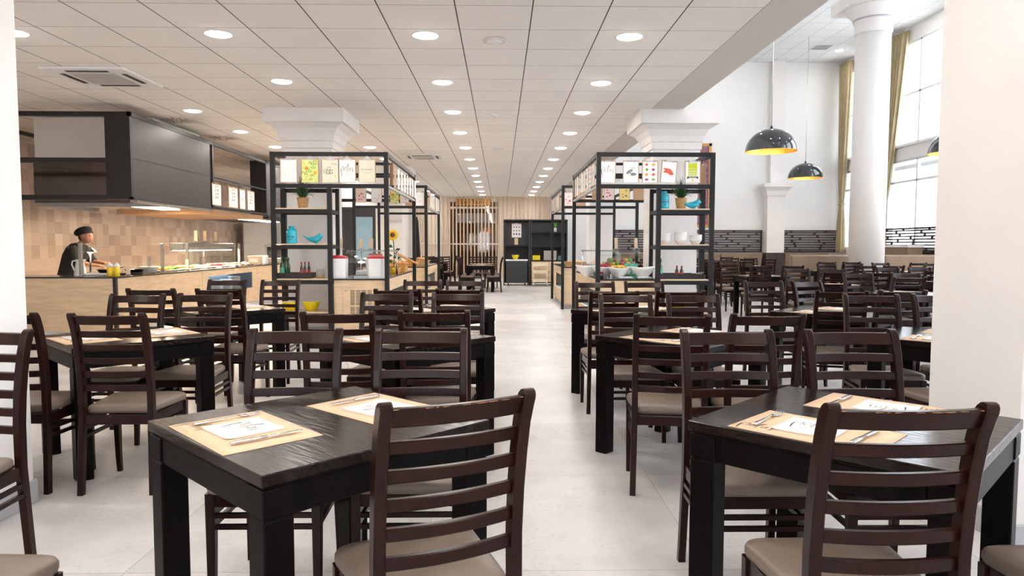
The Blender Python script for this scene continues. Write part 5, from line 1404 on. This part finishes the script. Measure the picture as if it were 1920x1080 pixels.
# hoods
def hood(label, Y0, Y1, X1, nm_right):
    cx, cy = X1-1.0, (Y0+Y1)/2; z0, z1 = 1.985, 3.20
    r = thing('extractor_hood', label, 'extractor hood', (cx, cy, 0))
    def B(name, m, a, b_, c, d, e, f, bb=0.0): return MB().box(a-cx, b_-cx, c-cy, d-cy, e, f, bb).build(name, m, r)
    zm = 2.555
    B('side_panel', 'hood_panel', X1-.02, X1-.008, Y0+.06, Y1-.14, zm+.012, z1-.06); B('side_panel', 'hood_panel', X1-.02, X1-.008, Y0+.06, Y1-.14, z0+.03, zm-.012)
    B('edge_frame', 'hood_black', X1-.04, X1, Y0, Y1, z1-.06, z1); B('edge_frame', 'hood_panel', X1-.04, X1, Y0, Y1, z0, z0+.03)
    B('edge_frame', 'hood_black', X1-.035, X1-.014, Y0+.03, Y1, zm-.012, zm+.012)
    B('edge_frame', 'hood_black', X1-.04, X1-.0, Y1-.05, Y1, z0+.03, z1-.06); B('edge_frame', 'hood_black', X1-.05, X1-.022, Y1-.16, Y1-.05, z0+.03, z1-.06)
    B('front_panel', 'hood_black', X1-.28, X1, Y0, Y0+.06, z0, z1)
    B('front_post', 'hood_black', X1-.35, X1-.28, Y0, Y0+.06, z0, z1)
    return r, B
h1, B = hood('big dark hood box hanging over the near end of the kitchen counter', 10.0, 12.86, -5.19, 0)
for z in (3.165, 2.525, 2.005): B('long_bar', 'hood_black', -7.9, -5.54, 10.0, 10.06, z-.035 if z < 3 else z-.025, z+.035)
B('top_bar', 'hood_black', -7.9, -7.84, 10.06, 12.8, 3.14, 3.2)
B('steel_canopy', 'brushed', -7.25, -7.23, 11.05, 12.8, 1.93, 2.62); B('steel_canopy', 'brushed', -7.23, -5.3, 11.05, 11.07, 1.93, 1.99)
B('smoked_glass', 'tint_glass', -7.23, -5.3, 11.05, 11.06, 1.99, 2.62)
B('canopy_rim', 'brushed', -5.32, -5.22, 10.2, 12.8, 1.95, 1.985)
B('filter_panel', 'steel', -6.9, -5.5, 11.3, 12.7, 1.965, 1.98)
B('heat_light', 'warm_lamp', -6.0, -5.7, 11.4, 12.6, 1.955, 1.963)
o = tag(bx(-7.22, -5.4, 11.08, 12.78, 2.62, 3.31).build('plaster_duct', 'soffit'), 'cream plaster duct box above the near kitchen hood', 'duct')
h2, B = hood('second dark hood box farther along the kitchen counter', 15.7, 18.6, -5.19, 0)
B('canopy_rim', 'cabinet_grey', -7.0, -5.22, 15.9, 18.5, 1.93, 1.985)
B('heat_light', 'warm_lamp', -6.0, -5.7, 16.1, 18.2, 1.92, 1.93)
# bridge frame between the hoods with hanging clipboards
r = thing('bridge_rails', 'slim black rails bridging the two kitchen hoods', 'rail', (-5.21, 14.28, 0))
for z, h in ((3.165, .06), (2.56, .025), (2.02, .045)): MB().box(-.02, .02, -1.41, 1.41, z-h/2, z+h/2).build('rail', 'frame_metal', r)
o = tag(bx(-7.0, -5.24, 12.95, 15.6, 1.90, 1.99).build('canopy_shelf', 'cardboard'), 'flat brown canopy board under the bridge between the kitchen hoods', 'board')
for k, (px, d) in enumerate(((406, 'veg'), (437, 'veg'), (454, 'sketch'), (470, 'veg'))):
    p = atx(px, 345, -5.19); clipboard(-5.19, p.y, 2.46, PI/2, 'clipboard with vegetable pictures between the kitchen hoods, %s from the left' % ordn[k], d, w_=(.42, .48, .3, .42)[k], h_=.40, drop=.09)
# cook's line: posts, glass, lamps
def kpost(px, y, z1, label, x=None):
    X_ = XC-.16; p = atx(px, 500, X_) if y is None else Vector((X_ if x is None else x, y, 0))
    r = thing('guard_post', label, 'post', (p.x, p.y, .886)); MB().box(-.022, .022, -.022, .022, 0, z1-.886, .002).build('post_tube', 'brushed', r); MB().box(-.04, .04, -.04, .04, 0, .01).build('base_plate', 'steel', r)
    return p
p = aty(152, 500, 10.22); kpost(0, 10.22, 1.37, 'steel guard post at the cook end of the kitchen counter', p.x)
Pk = []
for px, zt2, lb in ((280, 1.16, 'short steel post on the kitchen counter beside the pans'), (305, 1.36, 'tall steel post left of the glass food case'), (352, 1.37, 'tall steel post at the near corner of the glass food case'), (449, 1.37, 'steel post at the far end of the glass food case')):
    Pk.append(kpost(px, None, zt2, lb))
y0, y1 = Pk[2].y, Pk[3].y
r = thing('heated_gantry', 'glass food case with warm lamps on the kitchen counter', 'food case', (XC-.3, (y0+y1)/2, 0)); cy = r.location.y
MB().box(-.30, .22, y0-cy-.3, y1-cy+.5, 1.385, 1.393).build('top_glass', 'glass', r)
MB().box(-.20, .05, y0-cy+.05, y1-cy-.05, 1.24, 1.375, .01).build('lamp_housing', 'brushed', r)
MB().box(-.17, .02, y0-cy+.1, y1-cy-.1, 1.232, 1.24).build('lamp_strip', 'warm_lamp', r)
MB().box(.165, .171, y0-cy+.03, y1-cy-.03, .93, 1.30).build('front_glass', 'glass', r)
for yy in (y0-cy+1.6, y1-cy+.8): MB().box(-.28, -.24, yy-.02, yy+.02, .886, 1.385).build('rear_post', 'brushed', r)
for k, px in enumerate((367, 384, 404)):
    p = atx(px, 440, XC-.35); stand(p.x, p.y, 1.394, 'small wooden tag on top of the kitchen food case, %s from the left' % ordn[k], .22, rz=.3)
r = thing('heat_lamp', 'small steel heat lamp in front of the cook', 'lamp', (-6.32, 10.9, 0)); MB().box(-.30, .25, -.10, .10, 1.30, 1.31).build('lamp_shelf', 'glass', r); MB().cyl((.0, 0, .886), (.0, 0, 1.3), .014).build('stem', 'steel', r)
MB().lathe([(.03, 1.30), (.10, 1.23), (.10, 1.225)], n=20, cap=False).build('shade', 'steel', r); MB().ball((0, 0, 1.24), .04).build('bulb', 'warm_bulb', r)
# jug, oil bottles, white tray, pans
def at_top(px, y): p = aty(px, 510, y); return p.x
r = thing('white_jug', 'white enamel jug on the kitchen counter in front of the cook', 'jug', (at_top(146, 10.3), 10.36, .886))
MB().lathe([(.085, 0), (.085, .01), (.068, .11), (.052, .20), (.058, .235), (.062, .24), (.054, .235), (.05, .2)], n=28).build('jug_body', 'porcelain', r)
MB().tube([(-.055, 0, .22), (-.11, 0, .215), (-.12, 0, .16), (-.075, 0, .05)], .010).build('handle', 'porcelain', r)
MB().prism([(.05, -.02, .235), (.085, 0, .245), (.05, .02, .235)], (0, 0, -.03)).build('spout', 'porcelain', r)
for px, lb in ((206.5, 'left'), (219, 'right')):
    r = thing('squeeze_bottle', 'squeeze bottle of yellow oil on the kitchen counter, %s one' % lb, 'bottle', (at_top(px, 10.25), 10.25, .886))
    MB().lathe([(.038, 0), (.042, .006), (.042, .135)], n=24).build('oil_filling', 'oil', r); MB().lathe([(.0425, .135), (.042, .15), (.030, .175), (.010, .185), (.004, .205)], n=24).build('nozzle_cap', 'white_plastic', r)
r = thing('white_tray', 'long white tray beside the jug on the kitchen counter', 'tray', (at_top(185, 10.4), 10.42, .886)); MB().box(-.20, .22, -.10, .10, 0, .035, .012).build('tray_body', 'porcelain', r)
def pan(px, y, z, rr, m, label, ang):
    p = aty(px, 505, y); r = thing('frying_pan', label, 'pan', (p.x, y, z)); MB().lathe([(rr*.7, 0), (rr, .045), (rr*1.02, .048), (rr*.95, .045), (rr*.65, .006)], n=28).build('pan_body', m, r)
    MB().tube([(rr*math.cos(ang), rr*math.sin(ang), .045), ((rr+.12)*math.cos(ang), (rr+.12)*math.sin(ang), .085)], .009).build('handle', 'black_gloss', r)
pan(198, 10.80, .886+.03, .12, 'black_gloss', 'black pan behind the oil bottles', .6); 
r = thing('hob', 'black hob plate under the pans at the kitchen counter', 'hob', (-5.95, 10.85, .885)); MB().box(-.55, .55, -.20, .2, 0, .029, .004).build('hob_plate', 'black_gloss', r); MB().cyl((.3, 0, .029), (.3, 0, .030), .1).build('ring', 'cabinet_grey', r)
pan(253, 10.92, .886+.031, .15, 'black_gloss', 'black pan right of the oil bottles on the hob', 2.4)
salad = thing('steel_pan', 'white deep pan right of the black pan on the kitchen counter', 'pan', (at_top(282, 11.35)-.02, 11.35, .886)); MB().lathe([(.10, 0), (.15, .10), (.155, .105), (.145, .1), (.09, .01)], n=28).build('pan_body', 'porcelain', salad)
stand(at_top(240, 10.28), 10.28, .886, 'wooden tag on the kitchen counter right of the oil bottles', .16, 'oak_light', .2)
stand(XC-.15, 12.6, .886, 'wooden tag inside the near end of the glass food case', .2, 'oak_light', .3)
rnd = random.Random(21)
for k, (y, m_, lb) in enumerate(((11.9, 'food_yellow', 'yellow rice'), (12.35, 'lettuce', 'green vegetables'), (13.0, 'bread', 'roast meat'), (13.7, 'food_pale', 'pale pasta'), (14.4, 'food_red', 'red stew'), (15.1, 'food_pale', 'white fish'), (15.8, 'porcelain', 'folded towels'))):
    r = thing('food_tray', 'steel tray of %s on the kitchen counter' % lb, 'food tray', (XC-.36, y, .886)); MB().box(-.24, .20, -.20, .20, 0, .03, .006).build('steel_pan', 'steel', r)
    q = MB()
    for i in range(22): q.ball((rnd.uniform(-.18, .14), rnd.uniform(-.15, .15), .04+rnd.uniform(0, .02)), rnd.uniform(.025, .045), 8, 6, (1.2, 1, .7))
    o = q.build('food', m_, r); o['kind'] = 'stuff'
for k, y in enumerate((16.5, 16.9)):
    r = thing('plate_box', 'white box of plates toward the far end of the kitchen counter, %s one' % ('nearer', 'farther')[k], 'box', (XC-.3, y, .886)); MB().box(-.14, .14, -.12, .12, 0, .20, .01).build('box_body', 'oak_light' if k == 0 else 'porcelain', r); MB().box(-.10, .10, -.125, -.12, .05, .14).build('label', 'paper', r)
r = thing('coffee_machine', 'steel and dark machine at the far end of the kitchen counter', 'machine', (XC-.35, 18.4, .886)); MB().box(-.3, .3, -.25, .25, 0, .12, .01).build('base', 'brushed', r); MB().box(-.3, .3, 0, .25, .12, .40, .02).build('body', 'cabinet_grey', r); MB().box(-.3, .3, -.22, .25, .40, .46, .01).build('top', 'steel', r)

# back units of the kitchen seen through the left rack
r = thing('tall_cabinet', 'tall charcoal cabinet with a pale blue door at the back left', 'cabinet', (-4.45, 21.9, 0))
MB().box(-.70, .65, -.25, .36, 0, 2.5, .01).build('cabinet_body', 'cabinet_grey', r); MB().box(-.05, .52, -.27, -.252, .9, 2.2, .004).build('glass_door', 'blue_door', r); MB().box(-.62, -.12, -.27, -.252, .1, 2.4, .004).build('door', 'cabinet_grey', r); MB().box(.48, .50, -.30, -.27, 1.3, 1.8).build('handle', 'steel', r)
r = thing('steel_fridge', 'pale grey fridge standing against the kitchen back wall', 'fridge', (-7.4, 21.9, 0)); MB().box(-.45, .45, -.35, .35, 0, 2.05, .01).build('fridge_body', 'fridge_grey', r); MB().box(-.43, .43, -.37, -.352, .12, 2.0, .004).build('door', 'white_plastic', r); MB().box(.33, .36, -.42, -.37, .8, 1.4).build('handle', 'steel', r)
r = thing('worktable', 'dark low worktable in front of the kitchen back wall', 'worktable', (-6.2, 21.7, 0)); MB().box(-.6, .6, -.35, .35, .88, .92).build('table_top', 'hood_black', r)
MB().box(-.58, .58, -.33, .33, .1, .88).build('cupboard', 'brushed', r); MB().box(-.5, .5, -.3, .3, 0, .1).build('plinth', 'cabinet_grey', r)
r = thing('folded_parasol', 'tall folded black parasol shape behind the left rack', 'parasol', (-2.30, 19.3, 0)); MB().lathe([(.20, 0), (.20, .05), (.03, .06), (.025, .5)], n=20).build('base', 'cabinet_grey', r); MB().lathe([(.03, .5), (.09, .6), (.10, 1.1), (.07, 1.6), (.05, 2.0), (.01, 2.12)], n=14).build('canopy', 'black_cloth', r)

# ================================================================ THE COOK
def cook():
    r = thing('person', 'cook in black tunic and black cap leaning over pans behind the counter', 'person', (-6.98, 11.6, -0.03))
    K = {}
    pts = [('pelvis', (-.06, 0, .88), .15), ('belly', (-.04, 0, 1.03), .135), ('chest', (.02, 0, 1.20), .15), ('upper', (.07, 0, 1.32), .125), ('neck', (.12, 0, 1.385), .055), ('head0', (.155, 0, 1.43), .062),
           ('hipL', (-.06, .09, .80), .10), ('kneeL', (-.04, .10, .46), .065), ('ankL', (-.08, .10, .09), .045), ('toeL', (.08, .10, .045), .04),
           ('hipR', (-.06, -.09, .80), .10), ('kneeR', (-.03, -.10, .46), .065), ('ankR', (-.08, -.10, .09), .045), ('toeR', (.08, -.10, .045), .04),
           ('shL', (.08, .16, 1.30), .062), ('elL', (.16, .22, 1.09), .046), ('wrL', (.38, .12, 1.07), .030), ('hdL', (.44, .10, 1.07), .026),
           ('shR', (.08, -.16, 1.30), .062), ('elR', (.16, -.22, 1.09), .046), ('wrR', (.40, -.14, 1.04), .030), ('hdR', (.46, -.13, 1.03), .026)]
    ed = [('pelvis', 'belly'), ('belly', 'chest'), ('chest', 'upper'), ('upper', 'neck'), ('neck', 'head0'), ('pelvis', 'hipL'), ('hipL', 'kneeL'), ('kneeL', 'ankL'), ('ankL', 'toeL'), ('pelvis', 'hipR'), ('hipR', 'kneeR'), ('kneeR', 'ankR'), ('ankR', 'toeR'),
          ('upper', 'shL'), ('shL', 'elL'), ('elL', 'wrL'), ('wrL', 'hdL'), ('upper', 'shR'), ('shR', 'elR'), ('elR', 'wrR'), ('wrR', 'hdR')]
    for s, h in (('L', (.44, .10, 1.07)), ('R', (.46, -.13, 1.03))):
        for f in range(4):
            y = h[1]-.027+f*.018; ln = (.032, .038, .036, .028)[f]
            pts.append(('k%s%d' % (s, f), (h[0]+.035, y, h[2]), .0095)); pts.append(('m%s%d' % (s, f), (h[0]+.035+ln, y, h[2]-.012), .0085)); pts.append(('t%s%d' % (s, f), (h[0]+.035+ln+.012, y, h[2]-.035), .0075))
            ed += [('hd'+s, 'k%s%d' % (s, f)), ('k%s%d' % (s, f), 'm%s%d' % (s, f)), ('m%s%d' % (s, f), 't%s%d' % (s, f))]
        sy = -1 if s == 'L' else 1
        pts.append(('th'+s, (h[0]+.02, h[1]+sy*.04, h[2]-.01), .010)); pts.append(('tt'+s, (h[0]+.05, h[1]+sy*.048, h[2]-.03), .0085)); ed += [('hd'+s, 'th'+s), ('th'+s, 'tt'+s)]
    ix = {n: i for i, (n, _, _) in enumerate(pts)}
    me = bpy.data.meshes.new('body'); me.from_pydata([p for _, p, _ in pts], [(ix[a], ix[b_]) for a, b_ in ed], []); me.update()
    o = bpy.data.objects.new('body', me); C.objects.link(o); o.parent = r
    sk_ = o.modifiers.new('skin', 'SKIN'); o.modifiers.new('sub', 'SUBSURF').levels = 1; o.modifiers['sub'].render_levels = 2
    for i, (_, _, rad) in enumerate(pts): me.skin_vertices[0].data[i].radius = (rad, rad); me.skin_vertices[0].data[i].use_root = (i == 0)
    me.materials.append(M['skin'])
    # head, facing +x
    hc = Vector((.195, 0, 1.515)); m_ = MB(); rings = []
    prof = [(-.118, .030, .030, .02), (-.10, .055, .050, .02), (-.07, .078, .060, .012), (-.03, .092, .068, .004), (.01, .098, .073, 0), (.05, .098, .074, -.004), (.085, .085, .066, -.006), (.11, .055, .045, -.006), (.122, .015, .015, -.006)]
    for z, ax, ay, ox in prof:
        ring = []
        for k in range(24):
            a = 2*PI*k/24; x = ax*math.cos(a)+ox; y = ay*math.sin(a)
            if abs(a) < .3 or abs(a-2*PI) < .3:
                if -.045 < z < .02: x += .016*(1 if z < -.02 else .6)
                if z in (-.07,): x += .008
            if z == .01 and .3 < min(a, 2*PI-a) < .75: x -= .008
            ring.append((hc.x+x, hc.y+y, hc.z+z))
        rings.append(ring)
    m_.loft(rings, True, True); m_.build('head', 'skin', r)
    m_ = MB(); m_.prism([(hc.x+.10, -.010, hc.z+.02), (hc.x+.125, -.0, hc.z-.03), (hc.x+.098, -.014, hc.z-.035)], (0, .02, 0)); m_.build('nose', 'skin', r)
    for s in (-1, 1):
        MB().ball((hc.x+.083, s*.032, hc.z+.005), .010, 8, 6).build('eye', 'ink', r); MB().ball((hc.x-.005, s*.074, hc.z-.01), .028, 10, 6, (.6, .3, 1)).build('ear', 'skin', r)
    MB().ball((hc.x+.096, 0, hc.z-.062), .018, 10, 6, (.4, 1, .35)).build('mouth', 'pr_pink', r)
    MB().ball((hc.x-.075, 0, hc.z-.02), .055, 14, 8, (.8, 1.05, 1.2)).build('hair', 'hair', r)
    # floppy cap
    m_ = MB(); m_.tr(Matrix.Translation((hc.x-.045, 0, hc.z+.075)) @ Matrix.Rotation(-.35, 4, 'Y')); m_.ball((0, 0, 0), .115, 24, 14, (1.25, .95, .62)); m_.build('cap', 'black_cloth', r)
    MB().tr(Matrix.Translation((hc.x-.0, 0, hc.z+.045)) @ Matrix.Rotation(-.22, 4, 'Y')).lathe([(.104, -.018), (.107, 0), (.103, .02)], n=28, cap=False).build('cap_band', 'black_cloth', r)
    # tunic
    def ell(c, a, b_, n=20, tilt=0): return [(c[0]+a*math.cos(2*PI*k/n)*math.cos(tilt), c[1]+b_*math.sin(2*PI*k/n), c[2]+a*math.cos(2*PI*k/n)*math.sin(tilt)) for k in range(n)]
    MB().loft([ell((-.07, 0, .68), .20, .24), ell((-.06, 0, .88), .19, .225), ell((-.045, 0, 1.03), .165, .20), ell((.015, 0, 1.18), .175, .215, tilt=-.2), ell((.06, 0, 1.29), .155, .215, tilt=-.25), ell((.085, 0, 1.355), .12, .15, tilt=-.3), ell((.115, 0, 1.385), .068, .07, tilt=-.3)], sm=True).build('tunic', 'black_cloth', r)
    for s in (-1, 1):
        MB().tube([(.07, s*.15, 1.31), (.085, s*.19, 1.26), (.14, s*.225, 1.12), (.20, s*.215, 1.085)], [.07, .078, .068, .056], 14).build('sleeve', 'black_cloth', r)
        MB().tube([(-.06, s*.09, .84), (-.045, s*.10, .48), (-.07, s*.10, .10)], [.125, .095, .075], 14).build('trouser_leg', 'black_cloth', r)
        MB().box(-.13, .11, s*.10-.05, s*.10+.05, 0, .095, .03).build('shoe', 'black_gloss', r)
cook()

# ================================================================ FAR END
# vertical pine slats in front of the far wall
root = thing('slat_screen', 'screen of vertical pine slats across the far wall', 'screen', (0, YF-.12, 0))
x = -3.55; k = 0
MB().box(-3.6, 2.28, -.02, .02, 1.39, 1.41).build('cross_wire', 'steel', root)
for k in range(40):
    x = -3.55+k*.1465
    MB().box(x-.024, x+.024, -.05, -.021, .03, 3.315).build('slat', 'pine', root)
r = thing('wooden_sign', 'light wood sign with dark script letters behind the far slats', 'sign', (-1.12, YF-.05, 0)); MB().box(-.72, .72, -.0, .02, 2.96, 3.24).build('sign_board', 'orange_wood', r)
text_mesh('San  Tayo', .24, 'ink', r, (-.05, -.006, 3.03))
# black shelving units
def unit(x0, x1, y0, y1, label, kind):
    cx, cy = (x0+x1)/2, (y0+y1)/2; r = thing('shelving_unit', label, 'shelving unit', (cx, cy, 0)); w2, d2 = (x1-x0)/2, (y1-y0)/2
    def B(name, m, a, b_, c, d, e, f, bb=0.0): return MB().box(a, b_, c, d, e, f, bb).build(name, m, r)
    B('side_panel', 'cabinet_grey', -w2, -w2+.04, -d2, d2, 0, 2.15); B('side_panel', 'cabinet_grey', w2-.04, w2, -d2, d2, 0, 2.15); B('top_panel', 'frame_metal', -w2, w2, -d2, d2, 2.15, 2.20); B('back_panel', 'cabinet_grey', -w2+.04, w2-.04, d2-.02, d2, 0.05, 2.15)
    if kind == 0:
        B('upper_panel', 'cabinet_grey', -w2+.04, w2-.04, -.05, -.03, 1.35, 2.12); B('shelf', 'frame_metal', -w2+.04, w2-.04, -d2+.02, d2-.02, 1.31, 1.35)
    else:
        for z in (1.75, 1.28): B('shelf', 'frame_metal', -w2+.04, w2-.04, -d2+.02, d2-.02, z, z+.035)
        B('upper_panel', 'cabinet_grey', -w2+.04, w2-.04, -.05, -.03, 1.80, 2.12)
        B('base_cabinet', 'oak', -w2+.04, w2-.04, -d2+.01, d2-.02, .12, .80); B('counter_top', 'frame_metal', -w2+.04, w2-.04, -d2, d2-.02, .80, .84); B('door_gap', 'tray_black', -.004, .004, -d2+.008, -d2+.01, .12, .80); B('drawer_gap', 'tray_black', -w2+.04, w2-.04, -d2+.008, -d2+.01, .46, .467)
    return r
unit(.10, .98, 24.0, 24.6, 'black shelving unit with a clipboard and a yellow bowl at the far end', 0) if False else None
unit(.10, .98, 23.4, 24.0, 'black shelving unit at the far end with the yellow bowl in it', 0)
unit(1.0, 2.24, 23.4, 24.0, 'black shelving unit at the far end with oak doors and cartons', 1)
r = thing('waste_cabinet', 'black rolling cabinet with a white top in the left shelving unit', 'cabinet', (.54, 23.62, 0)); MB().box(-.36, .36, -.24, .20, .08, .82, .008).build('cabinet_body', 'cabinet_grey', r); MB().box(-.37, .37, -.25, .21, .82, .87, .004).build('white_top', 'white_plastic', r)
for sx in (-1, 1):
    for sy in (-1, 1): MB().cyl((sx*.28-.015, sy*.15, .04), (sx*.28+.015, sy*.15, .04), .04).build('caster', 'cabinet_grey', r)
yellow_bowl(.50, 23.60, .871, .95, 'small yellow bowl on the white topped cabinet at the far end')
clipboard(.54, 23.642, 2.08, 0, 'clipboard with dark icons on the black unit at the far end', 'icons', w_=.34, h_=.48, drop=.05)
o = tag(bx(-.06+.53, .06+.53, 23.63, 23.65, 1.36, 1.58).build('wooden_tag', 'oak'), 'small wooden tag hanging under the far clipboard', 'tag')
r = thing('yellow_box', 'yellow box on the oak base of the right far unit', 'box', (1.20, 23.62, .841)); MB().box(-.13, .13, -.1, .1, 0, .15, .01).build('box_body', 'yellow', r); MB().box(-.13, .13, -.1, .1, .15, .165, .005).build('lid', 'yellow', r)
r = thing('vase', 'slim glass vase of pale green stems on the right far unit', 'vase', (1.80, 23.5, 2.201)); r.location = (1.83, 23.46, 1.786)
MB().lathe([(.05, 0), (.05, .14)], n=18).build('vase_glass', 'fridge_grey', r); m_ = MB()
for k in range(9): a = k*.7; m_.tube([(0, 0, .1), (.03*math.cos(a), .03*math.sin(a), .22), (.07*math.cos(a), .07*math.sin(a), .33)], [.008, .012, .004], 6)
m_.build('stems', 'lettuce', r)
for k in range(4):
    r = thing('carton', 'patterned carton stacked in the right far unit, %s' % ('lower left', 'lower right', 'upper left', 'upper right')[k], 'carton', (1.56+(k % 2)*.215, 23.62, .841+(k//2)*.161)); MB().box(-.105, .105, -.1, .1, 0, .16, .004).build('box_body', 'cardbox', r); MB().box(-.106, .106, -.01, .01, .158, .1605).build('tape', 'cardboard', r)
r = thing('teal_box', 'dark teal box at the right end of the right far unit', 'box', (2.02, 23.62, .841)); MB().box(-.10, .10, -.1, .1, 0, .15, .01).build('box_body', 'teal', r); MB().box(-.104, .104, -.104, .104, .13, .152, .003).build('lid', 'teal', r)
r = thing('trolley', 'cream three tier trolley on wheels before the right far unit', 'trolley', (1.30, 23.05, 0))
for z in (.14, .42, .66): MB().box(-.22, .22, -.18, .18, z, z+.03).build('shelf', 'cream_wood', r); MB().box(-.22, .22, -.185, -.18, z, z+.10).build('tray_lip', 'cream_wood', r)
for sx in (-1, 1):
    for sy in (-1, 1):
        MB().box(sx*.225-.012, sx*.225+.012, sy*.17-.012, sy*.17+.012, .08, .78).build('upright', 'cream_wood', r); MB().cyl((sx*.225-.012, sy*.17, .04), (sx*.225+.012, sy*.17, .04), .04).build('wheel', 'steel', r)
# painting on the hall back wall
r = thing('framed_painting', 'tall gilt framed violet painting on the hall back wall behind the right rack', 'painting', (7.0, 24.27, 0)); p = aty(1319, 300, 24.27)
r.location = (p.x-.28, 24.27, 0)
f = MB(); X0, X1, Z0, Z1 = -.55, .55, 1.98, 4.85
f.box(X0, X0+.09, -.05, .025, Z0, Z1); f.box(X1-.09, X1, -.05, .025, Z0, Z1); f.box(X0, X1, -.05, .025, Z1-.09, Z1); f.box(X0, X1, -.05, .025, Z0, Z0+.09); f.build('gilt_frame', 'orange_wood', r)
MB().box(X0+.09, X1-.09, -.02, .02, Z0+.09, Z1-.09).build('canvas', 'violet_art', r)
